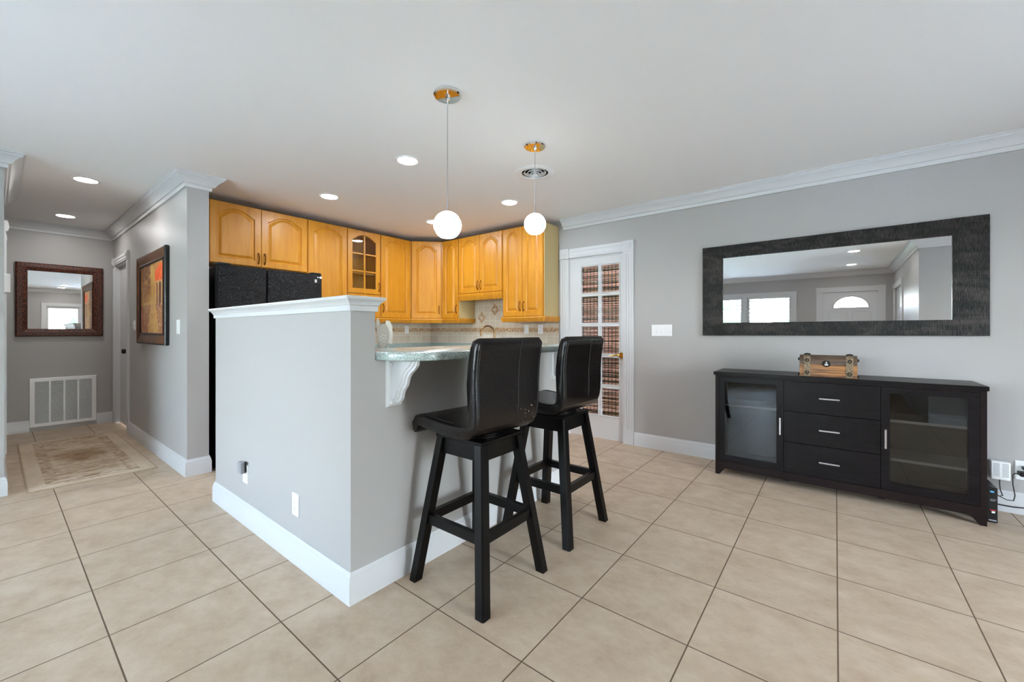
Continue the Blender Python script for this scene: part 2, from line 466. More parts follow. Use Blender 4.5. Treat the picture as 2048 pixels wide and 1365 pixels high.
# frame helper: rectangle a0..a1 x b0..b1 in a plane; mp(a,b,d) -> xyz ; prof = [(inset, depth)]
def frame_rings(mb, mp, a0, a1, b0, b1, prof, cap=False, closeback=False):
    rr = [[mp(a0 + i, b0 + i, d), mp(a1 - i, b0 + i, d), mp(a1 - i, b1 - i, d), mp(a0 + i, b1 - i, d)] for i, d in prof]
    if closeback: rr.append(rr[0])
    return mb.rings(rr, True, False, cap)

# ------------------------------------------------------------------ structure
CEIL = 2.52
XR = 4.205          # wall with the long mirror
YK = 4.93           # kitchen back wall
YS, XWEST = -4.0, -3.12

box('floor', 'floor', None, -3.4, 4.5, -4.3, 7.8, -0.1, 0.0)
struct(bpy.data.objects['floor'])
vx, vy, vh = 2.775, 1.95, 0.110
mb = MB()
for a in ((-3.4, vx - vh, -4.3, 7.8), (vx + vh, 4.5, -4.3, 7.8), (vx - vh, vx + vh, -4.3, vy - vh), (vx - vh, vx + vh, vy + vh, 7.8)):
    mb.box(*a, CEIL, CEIL + 0.1)
struct(mb.build('ceiling', 'ceiling'))
struct(box('light_block_cap', 'white', None, -3.4, 4.5, -4.3, 7.8, CEIL + 0.22, CEIL + 0.3))  # unseen cap added above the ceiling to keep sky light out

def wall(name, axis, c0, c1, a0, a1, holes=(), z1=CEIL, mat='wall'):
    """wall slab; axis 'x' = runs along y at x in c0..c1, 'y' = runs along x"""
    A = sorted({a0, a1, *[h[0] for h in holes], *[h[1] for h in holes]})
    Z = sorted({0.0, z1, *[h[2] for h in holes], *[h[3] for h in holes]})
    mb = MB()
    for i in range(len(A) - 1):
        for k in range(len(Z) - 1):
            am, zm = (A[i] + A[i + 1]) / 2, (Z[k] + Z[k + 1]) / 2
            if any(h[0] < am < h[1] and h[2] < zm < h[3] for h in holes): continue
            if axis == 'x': mb.box(c0, c1, A[i], A[i + 1], Z[k], Z[k + 1])
            else: mb.box(A[i], A[i + 1], c0, c1, Z[k], Z[k + 1])
    return struct(mb.build(name, mat))

wall('wall_right', 'x', XR, XR + 0.12, YS, YK + 0.12, [(1.79, 2.46, 0.0, 2.06)])
wall('wall_kitchen', 'y', YK, YK + 0.12, 1.145, XR)
wall('wall_hall_right', 'x', 0.993, 1.145, 4.22, 7.56, [(6.62, 7.42, 0.0, 2.06)])
wall('wall_hall_back', 'y', 7.56, 7.68, -1.5, 1.25)
wall('wall_hall_left', 'x', -0.073, 0.047, 4.784, 6.35, [(5.62, 6.25, 0.0, 2.06)])
wall('wall_left', 'y', 4.784, 4.904, XWEST, -0.073)
wall('wall_corridor', 'y', 6.23, 6.35, -1.5, -0.073)
wall('wall_corridor_end', 'x', -1.62, -1.5, 6.23, 7.68)
wall('wall_west', 'x', XWEST - 0.12, XWEST, -1.07, 4.904, [(-0.71, 0.22, 0.0, 2.06), (0.80, 1.70, 0.40, 2.03), (1.80, 4.4, 0.40, 2.03)])
wall('wall_closet', 'y', -1.07, -0.95, XWEST, -0.04, [(-2.95, -1.75, 0.0, 2.06)])
wall('wall_entry_side', 'x', -0.04, 0.08, YS, -0.95)
wall('wall_south', 'y', YS - 0.12, YS, -0.04, XR + 0.12, [(1.0, 2.46, 0.05, 1.96)])
wall('wall_behind_door', 'y', 6.3, 6.42, 1.25, 2.0)
wall('wall_closet_back', 'y', -1.75, -1.70, XWEST, -0.04)

# peninsula: tall half wall + low bar wall
TX0, TX1, PY0, PY1 = 0.98, 1.103, 1.685, 3.465
struct(box('wall_peninsula', 'wall', None, TX0, TX1, PY0, PY1, 0, 1.34))
struct(box('wall_bar', 'wall', None, TX1, 2.735, PY0, PY0 + 0.12, 0, 1.073))

CROWN = [(0, 0), (0.098, 0), (0.098, -0.012), (0.090, -0.016), (0.086, -0.026), (0.070, -0.036), (0.052, -0.052), (0.040, -0.072), (0.034, -0.082), (0.022, -0.084), (0.018, -0.092), (0.016, -0.112), (0, -0.112)]
BASE = [(0, 0), (0.016, 0), (0.016, 0.100), (0.012, 0.108), (0.012, 0.120), (0.007, 0.127), (0.005, 0.140), (0, 0.140)]
def trim(name, prof, path, zb, side):
    return struct(MB().sweep(prof, path, zb, side).build(name, 'white', smooth=True, angle=28))
trim('trim_1', CROWN, [(XR, YS), (XR, 2.535)], CEIL, 1)
trim('trim_2', CROWN, [(0.993, 7.56), (0.993, 4.22), (1.145, 4.22), (1.145, 4.50)], CEIL, -1)
trim('trim_3', CROWN, [(-1.5, 7.56), (0.993, 7.56)], CEIL, -1)
trim('trim_4', CROWN, [(0.047, 6.30), (0.047, 4.784), (XWEST, 4.784), (XWEST, -0.95), (0.08, -0.95), (0.08, YS), (XR, YS)], CEIL, 1)
trim('baseboard_right', BASE, [(XR, YS), (XR, 1.668)], 0, 1)
trim('baseboard_hall_right', BASE, [(0.993, 6.52), (0.993, 4.22), (1.145, 4.22), (1.145, 4.25)], 0, -1)
trim('baseboard_hall_back', BASE, [(-1.5, 7.56), (0.262, 7.56)], 0, -1)
trim('baseboard_hall_back_short', BASE, [(0.83, 7.56), (0.993, 7.56)], 0, -1)
trim('baseboard_left', BASE, [(0.047, 5.50), (0.047, 4.784), (XWEST, 4.784), (XWEST, 0.34)], 0, 1)
trim('baseboard_south', BASE, [(0.08, -0.95), (0.08, YS), (0.9, YS)], 0, 1)
trim('baseboard_peninsula', BASE, [(TX1, PY1), (TX0, PY1), (TX0, PY0), (2.735, PY0), (2.735, PY0 + 0.12)], 0, -1)
CAP = [(0, 0), (0.010, 0), (0.010, 0.024), (0.014, 0.027), (0.017, 0.036), (0.026, 0.046), (0.034, 0.052), (0.036, 0.060), (0.032, 0.066), (0, 0.066)]
mb = MB().sweep(CAP, [(TX0, PY0), (TX1, PY0), (TX1, PY1), (TX0, PY1)], 1.30, -1, closed=True)
mb.box(TX0 - 0.001, TX1 + 0.001, PY0 - 0.001, PY1 + 0.001, 1.335, 1.366)
struct(mb.build('trim_5', 'white', smooth=True, angle=28))

# ---- door casings -------------------------------------------------
def casing(name, mp, a0, a1, ztop, w=0.115, parent=None):
    """fluted side casings, head and square corner blocks; mp(a,z,d) with d out of the wall"""
    mb = MB()
    def bx(p0, p1, z0, z1, d):
        q = [mp(p0, z0, 0), mp(p1, z0, 0), mp(p1, z1, 0), mp(p0, z1, 0)]
        r = [mp(p0, z0, d), mp(p1, z0, d), mp(p1, z1, d), mp(p0, z1, d)]
        mb.hexa(q, r)
    for s0, s1 in ((a0 - w, a0), (a1, a1 + w)):
        bx(s0, s1, 0, ztop, 0.016)
        for k in range(3):
            c = s0 + w * (0.25 + 0.25 * k)
            bx(c - 0.009, c + 0.009, 0.16, ztop - 0.02, 0.021)
        bx(s0 - 0.004, s1 + 0.004, ztop, ztop + w, 0.026)
        m0 = (s0 + s1) / 2
        bx(m0 - 0.036, m0 + 0.036, ztop + w / 2 - 0.036, ztop + w / 2 + 0.036, 0.031)
        bx(m0 - 0.018, m0 + 0.018, ztop + w / 2 - 0.018, ztop + w / 2 + 0.018, 0.035)
    bx(a0 + 0.004, a1 - 0.004, ztop + 0.004, ztop + w - 0.004, 0.016)
    bx(a0 + 0.004, a1 - 0.004, ztop + 0.022, ztop + 0.04, 0.021)
    bx(a0 + 0.004, a1 - 0.004, ztop + w - 0.04, ztop + w - 0.022, 0.021)
    return mb.build(name, 'white', parent)
mpR = lambda a, z, d: (XR - d, a, z)
mpHR = lambda a, z, d: (0.993 - d, a, z)
mpHL = lambda a, z, d: (0.047 + d, a, z)
mpW = lambda a, z, d: (XWEST + d, a, z)
mpC = lambda a, z, d: (a, -0.95 + d, z)
mpS = lambda a, z, d: (a, YS + d, z)

# ---- French door with ten panes ------------------------------------
d1 = thing('door_1', None, None, (XR, 2.125, 0)); d1['kind'] = 'structure'
casing('casing', mpR, 1.79, 2.46, 2.06, parent=d1)
Y0, Y1 = 1.795, 2.455
pc = [(1.844, 2.056), (2.093, 2.307)]
ph, pm, pz0 = 0.3089, 0.035, 0.266
prow = [(pz0 + k * (ph + pm), pz0 + k * (ph + pm) + ph) for k in range(5)]
mb = MB()
xd0, xd1 = XR + 0.010, XR + 0.045
A = sorted({Y0, Y1, *[v for p in pc for v in p]}); Z = sorted({0.008, 2.05, *[v for p in prow for v in p]})
for i in range(len(A) - 1):
    for k in range(len(Z) - 1):
        if (A[i], A[i + 1]) in pc and (Z[k], Z[k + 1]) in prow: continue
        mb.box(xd0, xd1, A[i], A[i + 1], Z[k], Z[k + 1])
for (p0, p1) in pc:
    for (q0, q1) in prow:
        frame_rings(mb, lambda a, z, d: (xd0 + d, a, z), p0 - 0.012, p1 + 0.012, q0 - 0.012, q1 + 0.012, [(0, 0), (0.004, -0.006), (0.012, -0.006), (0.018, 0.008)])
slab = mb.build('door_leaf', 'white', d1)
for (p0, p1) in pc:
    for (q0, q1) in prow:
        box('pane', 'glass', slab, XR + 0.026, XR + 0.029, p0 - 0.004, p1 + 0.004, q0 - 0.004, q1 + 0.004)
mb = MB()
mb.tube([(XR + 0.012, 1.812, 0.945), (XR - 0.004, 1.812, 0.945)], 0.032, 20)
mb.tube([(XR - 0.002, 1.812, 0.945), (XR - 0.045, 1.812, 0.945)], 0.011, 10)
mb.tube([(XR - 0.045, 1.812, 0.945), (XR - 0.047, 1.85, 0.951), (XR - 0.047, 1.89, 0.944), (XR - 0.046, 1.93, 0.938)], [0.011, 0.010, 0.008, 0.006], 10)
h = mb.build('handle', 'gold', slab, smooth=True); h['label'] = 'brass lever handle'
mb = MB()
for s_ in (Y0 - 0.005, Y1):
    mb.box(XR, XR + 0.12, s_, s_ + 0.005, 0, 2.055)
mb.box(XR, XR + 0.12, Y0, Y1, 2.05, 2.06)
mb.build('jamb', 'white', d1)
# woven blind behind the glass and what encloses the far side
bt = thing('woven_blind', 'woven brown bamboo blind hanging behind the panes of the French door', 'blind', (XR + 0.09, 2.125, 2.04))
mb = MB(); z = 0.16
while z < 2.03:
    hgt = random.uniform(0.007, 0.013)
    dx = random.uniform(-0.002, 0.002)
    mb.box(XR + 0.068 + dx, XR + 0.073 + dx, 1.80, 2.45, z, z + hgt)
    z += hgt + random.choice((0.0008, 0.0015, 0.003, 0.006))
sl = mb.build('slats', 'blind', bt)
mb = MB()
for k in range(15):
    y = 1.815 + k * 0.0443
    mb.box(XR + 0.063, XR + 0.066, y, y + 0.008, 0.16, 2.03)
for k in range(37):
    z = 0.19 + k * 0.05
    mb.box(XR + 0.063, XR + 0.066, 1.80, 2.45, z, z + 0.007)
mb.build('cords', 'dark_slot', bt)
box('headrail', 'gilt_dark', bt, XR + 0.062, XR + 0.095, 1.80, 2.45, 2.012, 2.045)
struct(box('wall_outside', 'brick', None, 5.2, 5.3, 0.8, 3.6, -0.1, 2.6))

# ---- hall door ------------------------------------------------------
d2 = thing('door_2', None, None, (1.07, 7.02, 0)); d2['kind'] = 'structure'
casing('casing', mpHR, 6.62, 7.42, 2.06, w=0.10, parent=d2)
MB().box(0.9925, 1.145, 7.408, 7.42, 0, 2.06).box(0.9925, 1.145, 6.62, 6.632, 0, 2.06).box(0.9925, 1.145, 6.632, 7.408, 2.048, 2.06).build('jamb', 'white', d2)
lf = box('door_leaf', 'white', d2, 1.035, 1.075, 6.634, 7.406, 0.008, 2.046)
mb = MB().tube([(1.035, 6.71, 0.965), (1.028, 6.71, 0.965)], 0.030, 20).tube([(1.028, 6.71, 0.965), (0.99, 6.71, 0.965), (0.985, 6.71, 0.965), (0.955, 6.71, 0.965), (0.948, 6.71, 0.965)], [0.012, 0.012, 0.028, 0.029, 0.02], 16)
h = mb.build('knob', 'black_plastic', lf, smooth=True); h['label'] = 'black round door knob'
# door across the hall (seen edge on)
d5 = thing('door_3', None, None, (0.0, 5.935, 0)); d5['kind'] = 'structure'
casing('casing', mpHL, 5.62, 6.25, 2.06, w=0.09, parent=d5)
box('door_leaf', 'white', d5, -0.02, 0.02, 5.625, 6.245, 0.008, 2.05)

# ---- front door with fanlight ---------------------------------------
d3 = thing('door_4', None, None, (XWEST, -0.245, 0)); d3['kind'] = 'structure'
casing('casing', mpW, -0.71, 0.22, 2.06, parent=d3)
mb = MB(); N = 20
fr, fz0, fy, fh = 0.285, 1.725, -0.262, 0.225
arc = [(fy + fr * math.cos(math.pi * k / N), fz0 + fh * math.sin(math.pi * k / N)) for k in range(N + 1)]
xw0, xw1 = XWEST - 0.06, XWEST - 0.02
mb.box(xw0, xw1, -0.712, 0.222, 0.004, fz0)
for x_ in (xw0, xw1):
    top = [(-0.712 + 0.934 * (1 - k / N), 2.062) for k in range(N + 1)]
    for k in range(N):
        mb.face([(x_, *arc[k]), (x_, *arc[k + 1]), (x_, *top[k + 1]), (x_, *top[k])])
    mb.face([(x_, fy + fr, fz0), (x_, 0.222, 2.062), (x_, 0.222, fz0)]); mb.face([(x_, fy - fr, fz0), (x_, -0.712, fz0), (x_, -0.712, 2.062)])
for k in range(N):
    mb.face([(xw0, *arc[k]), (xw0, *arc[k + 1]), (xw1, *arc[k + 1]), (xw1, *arc[k])])
ring = [[(xw1 + d, fy + (fr + i) * math.cos(math.pi * k / N), fz0 + (fh + i) * math.sin(math.pi * k / N)) for k in range(N + 1)] for i, d in ((0.0, 0), (0.0, 0.014), (0.022, 0.018), (0.034, 0.0))]
mb.rings(ring, False)
mb.box(xw1, xw1 + 0.016, fy - fr - 0.035, fy + fr + 0.035, fz0 - 0.03, fz0)
for a, b in ((-0.62, -0.29), (-0.20, 0.13)):
    for q0, q1 in ((1.0, 1.64), (0.15, 0.85)):
        frame_rings(mb, lambda u, v, d: (xw1 + d, u, v), a, b, q0, q1, [(0, 0), (0.006, 0.008), (0.03, 0.001), (0.06, 0.006)], cap=True)
lf = mb.build('door_leaf', 'white', d3)
mb = MB(); mb.bm.faces.new([mb.bm.verts.new((xw1 - 0.02, a, b)) for a, b in arc])
pn = mb.build('pane', 'glass', lf)
mb = MB()
for ang in (35, 65, 90, 115, 145):
    t = math.radians(ang); mb.tube([(xw1 - 0.016, fy + 0.1 * math.cos(t), fz0 + 0.08 * math.sin(t)), (xw1 - 0.016, fy + fr * math.cos(t), fz0 + fh * math.sin(t))], 0.004, 6)
mb.tube([(xw1 - 0.016, fy + 0.1 * math.cos(math.pi * k / 10), fz0 + 0.08 * math.sin(math.pi * k / 10)) for k in range(11)], 0.004, 6)
mb.build('leading', 'grey_plastic', pn)
# ---- closet door ----------------------------------------------------
d4 = thing('door_5', None, None, (-2.35, -0.95, 0)); d4['kind'] = 'structure'
casing('casing', mpC, -2.95, -1.75, 2.06, parent=d4)
for a0, a1 in ((-2.945, -2.353), (-2.347, -1.755)):
    mb = MB().box(a0, a1, -1.01, -0.975, 0.008, 2.05)
    for u0, u1 in ((a0 + 0.09, a0 + 0.27), (a1 - 0.27, a1 - 0.09)):
        for q0, q1 in ((0.2, 0.8), (0.93, 1.55), (1.65, 1.93)):
            frame_rings(mb, lambda u, v, d: (u, -0.975 + d, v), u0, u1, q0, q1, [(0, 0), (0.006, 0.007), (0.03, 0.001), (0.05, 0.005)], cap=True)
    mb.build('door_leaf', 'white', d4)
# ---- windows ---------------------------------------------------------
w1 = thing('window_1', None, None, (XWEST, 2.4, 0.62)); w1['kind'] = 'structure'  # sill lowered and north end stretched past the known window for more daylight
mb = MB()
frame_rings(mb, mpW, 0.70, 4.50, 0.30, 2.13, [(0, 0), (0, 0.022), (0.05, 0.018), (0.10, 0.014), (0.10, 0)])
mb.box(XWEST - 0.10, XWEST + 0.018, 1.70, 1.80, 0.40, 2.03)
mb.box(XWEST - 0.02, XWEST + 0.05, 0.66, 4.54, 0.36, 0.40)
for a0, a1 in ((0.80, 1.70), (1.80, 3.10), (3.10, 4.4)):
    frame_rings(mb, lambda u, v, d: (XWEST - 0.08 + d, u, v), a0, a1, 0.40, 2.03, [(0, 0), (0, 0.05), (0.045, 0.05), (0.045, 0)])
mb.build('window_frame', 'white', w1)
for a0, a1 in ((0.845, 1.655), (1.845, 3.055), (3.145, 4.355)):
    mb = MB()
    for k in range(16):
        z = 0.50 + k * 0.096
        mb.hexa([(XWEST - 0.085, a0, z - 0.012), (XWEST - 0.015, a0, z + 0.012), (XWEST - 0.013, a0, z + 0.018), (XWEST - 0.083, a0, z - 0.006)],
                [(XWEST - 0.085, a1, z - 0.012), (XWEST - 0.015, a1, z + 0.012), (XWEST - 0.013, a1, z + 0.018), (XWEST - 0.083, a1, z - 0.006)])
    mb.build('shutter_louvers', 'white', w1)
    box('pane', 'glass', w1, XWEST - 0.104, XWEST - 0.100, a0 - 0.045, a1 + 0.045, 0.40, 2.03)
w2 = thing('window_2', None, None, (1.73, YS, 0.05)); w2['kind'] = 'structure'
mb = MB()
frame_rings(mb, mpS, 0.90, 2.56, 0.0, 2.08, [(0, 0), (0, 0.022), (0.06, 0.018), (0.10, 0.014), (0.10, 0)])
for a0, a1 in ((1.0, 1.72), (1.72, 2.46)):
    frame_rings(mb, lambda u, v, d: (u, YS - 0.08 + d, v), a0, a1, 0.05, 1.96, [(0, 0), (0, 0.05), (0.05, 0.05), (0.05, 0)])
mb.build('window_frame', 'white', w2)
for a0, a1 in ((1.0, 1.72), (1.72, 2.46)):
    box('pane', 'glass', w2, a0 + 0.04, a1 - 0.04, YS - 0.06, YS - 0.056, 0.09, 1.92)

# ------------------------------------------------------------------ kitchen
# tiled splashback
sb = MB().box(XR - 0.008, XR, 2.60, YK, 1.01, 1.80).box(1.15, XR - 0.008, YK - 0.008, YK, 1.01, 1.80).build('wall_splashback', 'splash')
struct(sb)
mb = MB().box(XR - 0.014, XR - 0.007, 2.60, YK - 0.008, 1.199, 1.248).box(2.1, XR - 0.008, YK - 0.014, YK - 0.007, 1.199, 1.248)
mb.build('border_strip', 'border', sb)
mb = MB()
for z in (1.194, 1.249):
    mb.box(XR - 0.016, XR - 0.007, 2.60, YK - 0.008, z, z + 0.006).box(2.1, XR - 0.008, YK - 0.016, YK - 0.007, z, z + 0.006)
mb.build('border_edge', 'border_rope', sb)
for y, z in ((3.848, 1.393), (3.61, 1.497)):
    mb = MB()
    R_ = lambda s_, d: [(XR - 0.008 - d, y - 0.072 * s_, z), (XR - 0.008 - d, y, z - 0.083 * s_), (XR - 0.008 - d, y + 0.072 * s_, z), (XR - 0.008 - d, y, z + 0.083 * s_)]
    mb.rings([R_(1, 0), R_(1, 0.005), R_(0.72, 0.007), R_(0.66, 0.003)], True, False, True)
    ac = mb.build('accent_tile', 'border', sb)
    mb = MB()
    for ang in (90, 30, 150):
        t = math.radians(ang)
        p = Vector((XR - 0.013, y, z - 0.012)); q = p + Vector((0, -0.034 * math.cos(t), 0.04 * math.sin(t)))
        mb.tube([p, p.lerp(q, 0.4), p.lerp(q, 0.8), q], [0.003, 0.009, 0.007, 0.001], 8)
    mb.tube([(XR - 0.013, y, z - 0.012), (XR - 0.013, y, z - 0.04)], 0.003, 6)
    mb.build('leaf_relief', 'stone', ac)

# wall cabinets
def door_mesh(mp, a0, a1, z0, z1, hinge_depth=0.02, glazed=False, arch=True):
    """cathedral raised-panel door; mp(a,z,d) with d towards the room; door body from d=0 to d=hinge_depth"""
    D = hinge_depth; w, hgt = a1 - a0, z1 - z0
    st = min(0.058, w * 0.2); arh = min(0.06, w * 0.16) if arch else 0.0
    def outline(i):
        l_, r_ = a0 + st + i, a1 - st - i
        zb, zs = z0 + st + i, z1 - st - arh - i
        pts = [(l_, zb), (r_, zb), (r_, zs)]
        sh = (r_ - l_) * 0.07
        n = 14
        for k in range(n + 1):
            t = k / n; a = (r_ - sh) + (l_ + 2 * sh - r_) * t
            pts.append((a, zs + (0.010 if arch else 0) + arh * (1 - (2 * t - 1) ** 2)))
        pts.append((l_, zs))
        return pts
    o0 = outline(0)
    outer = [(a0, z0), (a1, z0), (a1, z1)]
    for (a, zz) in o0[3:-1]:
        t = (a - o0[0][0]) / (o0[1][0] - o0[0][0]); outer.append((a0 + 0.02 * w + 0.96 * w * t, z1))
    outer.append((a0, z1))
    V = lambda pts, d: [mp(a, z, d) for a, z in pts]
    mb = MB()
    inn = lambda pts, e: [(min(max(a, a0 + e), a1 - e), min(max(z, z0 + e), z1 - e)) for a, z in pts]
    if glazed:
        mb.rings([V(o0, 0), V(outer, 0), V(outer, D - 0.004), V(inn(outer, 0.004), D), V(o0, D), V(outline(0.006), D - 0.008), V(outline(0.006), 0), V(o0, 0)], True)
        ctr = (a0 + a1) / 2; zb = z0 + st; zt = z1 - st
        q = lambda p0, p1, y0, y1: mb.hexa(V([(p0, y0), (p1, y0), (p1, y1), (p0, y1)], 0.004), V([(p0, y0), (p1, y0), (p1, y1), (p0, y1)], D - 0.003))
        q(ctr - 0.009, ctr + 0.009, zb, zt)
        for f in (0.33, 0.655):
            zz = zb + (zt - zb) * f; q(a0 + st, a1 - st, zz - 0.008, zz + 0.008)
    else:
        mb.rings([V(outer, 0), V(outer, D - 0.004), V(inn(outer, 0.004), D), V(o0, D), V(outline(0.004), D - 0.006), V(outline(0.008), D - 0.012), V(outline(0.015), D - 0.012), V(outline(0.038), D - 0.001)], True, True, True)
    return mb
def pull(mp, a, z, parent, d0=0.02):
    mb = MB()
    P = lambda a_, z_, d: mp(a + a_, z + z_, d0 + d)
    mb.tube([P(0, -0.045, -0.002), P(0, -0.043, 0.010), P(0, -0.03, 0.022), P(0, 0, 0.026), P(0, 0.03, 0.022), P(0, 0.043, 0.010), P(0, 0.045, -0.002)], [0.007, 0.006, 0.0055, 0.007, 0.0055, 0.006, 0.007], 8)
    for s_ in (-1, 1):
        mb.tube([P(0, 0.048 * s_, 0), P(0, 0.052 * s_, 0.006), P(0, 0.06 * s_, 0.002)], [0.008, 0.007, 0.003], 8)
    return mb.build('handle', 'brass', parent, smooth=True)
YF, XF = 4.595, 3.87        # fronts of the door carcasses (doors stand 20 mm proud)
mpL = lambda a, z, d: (a, YF + 0.02 - d, z)
mpRb = lambda a, z, d: (XF + 0.02 - d, -a, z)
dg0, dg1 = Vector((3.569, YF)), Vector((XF, 4.299))
du = (dg1 - dg0).normalized(); dn = Vector((du.y, -du.x))
if dn.dot(Vector((-1, -1))) < 0: dn = -dn
mpD = lambda a, z, d: (dg0.x + du.x * a + dn.x * (d - 0.02), dg0.y + du.y * a + dn.y * (d - 0.02), z)
ZT, ZD0, ZR0 = 2.455, 1.380, 1.318
CABG = 'honey maple wall cabinets'
def rail(mp, a0, a1, zt, zb, parent, ends=(False, False), depth=0.33):
    h_ = zt - zb
    prof = [(0.0, 0), (0.022, 0), (0.026, -h_ * 0.25), (0.020, -h_ * 0.45), (0.012, -h_ * 0.9), (0.006, -h_), (-0.02, -h_), (-0.02, 0)]
    mb = MB()
    def run(p0, p1, f):
        mb.rings([[f(p, zt + z, o) for o, z in prof] for p in (p0, p1)], True, True, True)
    run(a0, a1, mp)
    if ends[0]: run(-depth, 0.018, lambda p, z, o: mp(a0 - o if o > 0 else a0 - o * 0.2, z, p))
    if ends[1]: run(-depth, 0.018, lambda p, z, o: mp(a1 + o if o > 0 else a1 + o * 0.2, z, p))
    return mb.build('light_rail', 'wood', parent, smooth=True)
def cabinet(label, mp, a0, a1, z0, doors, hz, back, rl=True, glazed=False, ends=(False, False), side=None, rail_z=None):
    c = mp((a0 + a1) / 2, z0, -back / 2)
    t = thing('wall_cabinet', label, 'cabinet', c, CABG)
    V = lambda p0, p1, q0, q1, e0, e1: ([mp(p0, q0, e0), mp(p1, q0, e0), mp(p1, q1, e0), mp(p0, q1, e0)], [mp(p0, q0, e1), mp(p1, q0, e1), mp(p1, q1, e1), mp(p0, q1, e1)])
    mb = MB()
    if glazed:
        for r in ((a0, a0 + 0.018, z0, ZT), (a1 - 0.018, a1, z0, ZT), (a0 + 0.018, a1 - 0.018, z0, z0 + 0.018), (a0 + 0.018, a1 - 0.018, ZT - 0.018, ZT), (a0 + 0.018, a1 - 0.018, 1.640, 1.662), (a0 + 0.018, a1 - 0.018, 1.50, 1.518)):
            mb.hexa(*V(*r, -back, -0.0015))
        mb.hexa(*V(a0 + 0.018, a1 - 0.018, z0 + 0.018, ZT - 0.018, -back, -back + 0.01))
        cb = mb.build('carcass', 'cab_in', t)
    else:
        mb.hexa(*V(a0, a1, z0, ZT, -back, -0.0015)); cb = mb.build('carcass', 'wood', t)
    n = len(doors)
    for (p0, p1, q0, q1, hx) in doors:
        g = glazed and q0 > 1.6
        dr = door_mesh(mp, p0 + 0.0015, p1 - 0.0015, q0, q1, glazed=g).build('door', 'wood', t)
        if g:
            box_ = V(p0 + 0.03, p1 - 0.03, q0 + 0.03, q1 - 0.03, 0.006, 0.009)
            MB().hexa(*box_).build('pane', 'glass', dr)
        if hx is not None: pull(mp, hx, hz, dr)
    if side is not None:
        s_ = a1 if side > 0 else a0
        MB().hexa(*V(min(s_, s_ + side * 0.006), max(s_, s_ + side * 0.006), z0, ZT, -back, 0.0)).build('side_panel', 'laminate', t)['label'] = 'plain beige side panel'
    if rl: rail(mp, a0, a1, z0, ZR0 if rail_z is None else rail_z, t, ends, back)
    return t
DB = YK - YF - 0.012 - 0.02
cabinet('two-door honey maple cabinet above the black fridge', mpL, 1.21, 2.155, 1.855, [(1.25, 1.693, 1.86, 2.45, 1.665), (1.693, 2.155, 1.86, 2.45, 1.722)], 1.945, DB, rl=False)
cabinet('tall single-door honey maple cabinet between the fridge cabinet and the glass-front one', mpL, 2.157, 2.632, ZD0, [(2.165, 2.628, ZD0 + 0.004, 2.45, None)], 1.5, DB)
g = cabinet('glass-front honey maple cabinet with six small panes and an open slot below', mpL, 2.634, 3.090, ZD0, [(2.637, 3.087, 1.675, 2.45, 3.062)], 1.77, DB, glazed=True)
MB().box(2.655, 3.070, YF + 0.06, YK - 0.035, 1.922, 1.940).build('shelf', 'cab_in', g)
mb = MB().box(2.637, 3.087, YF, YF + 0.0185, 1.640, 1.668).box(2.637, 2.67, YF, YF + 0.0185, 1.385, 1.640).box(3.054, 3.087, YF, YF + 0.0185, 1.385, 1.640).box(2.67, 3.054, YF, YF + 0.0185, 1.49, 1.52)
mb.build('slot_frame', 'wood', g)
dw = MB().box(2.67, 3.054, YF - 0.004, YF + 0.018, 1.385, 1.49, bev=0.003).build('drawer', 'wood', g)
mb = MB().tube([(2.862, YF - 0.004, 1.437), (2.862, YF - 0.016, 1.437), (2.862, YF - 0.022, 1.437), (2.862, YF - 0.029, 1.437)], [0.006, 0.006, 0.014, 0.008], 12)
mb.build('knob', 'brass', dw, smooth=True)
cabinet('single-door honey maple cabinet right of the glass-front one', mpL, 3.092, 3.569, ZD0, [(3.096, 3.562, ZD0 + 0.004, 2.45, 3.125)], 1.505, DB)
# corner cabinet: five-sided body with an angled door
t = thing('wall_cabinet', 'angled corner cabinet of honey maple where the two kitchen walls meet', 'cabinet', (3.95, 4.68, ZD0), CABG)
pl = [(3.571, YF + 0.021), (XF + 0.02, 4.301), (XR - 0.010, 4.301), (XR - 0.010, YK - 0.010), (3.571, YK - 0.010)]
MB().rings([[(*p, ZD0) for p in pl], [(*p, ZT) for p in pl]], True, True, True).build('carcass', 'wood', t)
Ld = (dg1 - dg0).length
mpD2 = lambda a, z, d: mpD(a, z, d + 0.012)
dr = door_mesh(mpD2, 0.012, Ld - 0.012, ZD0 + 0.004, 2.45).build('door', 'wood', t); pull(mpD2, Ld - 0.04, 1.505, dr)
rail(mpD2, 0.0, Ld, ZD0, ZR0, t)
RB = XR - XF - 0.012 - 0.02
cabinet('narrow single-door honey maple cabinet left of the short sink cabinet', mpRb, -4.297, -3.984, ZD0, [(-4.292, -3.988, ZD0 + 0.004, 2.45, -4.012)], 1.505, RB, ends=(False, True), side=1)
cabinet('short two-door honey maple cabinet above the diamond wall tiles', mpRb, -3.975, -3.213, 1.700, [(-3.968, -3.594, 1.706, 2.45, -3.622), (-3.594, -3.219, 1.706, 2.45, -3.567)], 1.80, RB, rail_z=1.612)
cabinet('two-door honey maple end cabinet beside the French door', mpRb, -3.208, -2.606, ZD0, [(-3.200, -2.907, ZD0 + 0.004, 2.45, -2.935), (-2.907, -2.612, ZD0 + 0.004, 2.45, -2.880)], 1.505, RB, ends=(True, True), side=1)

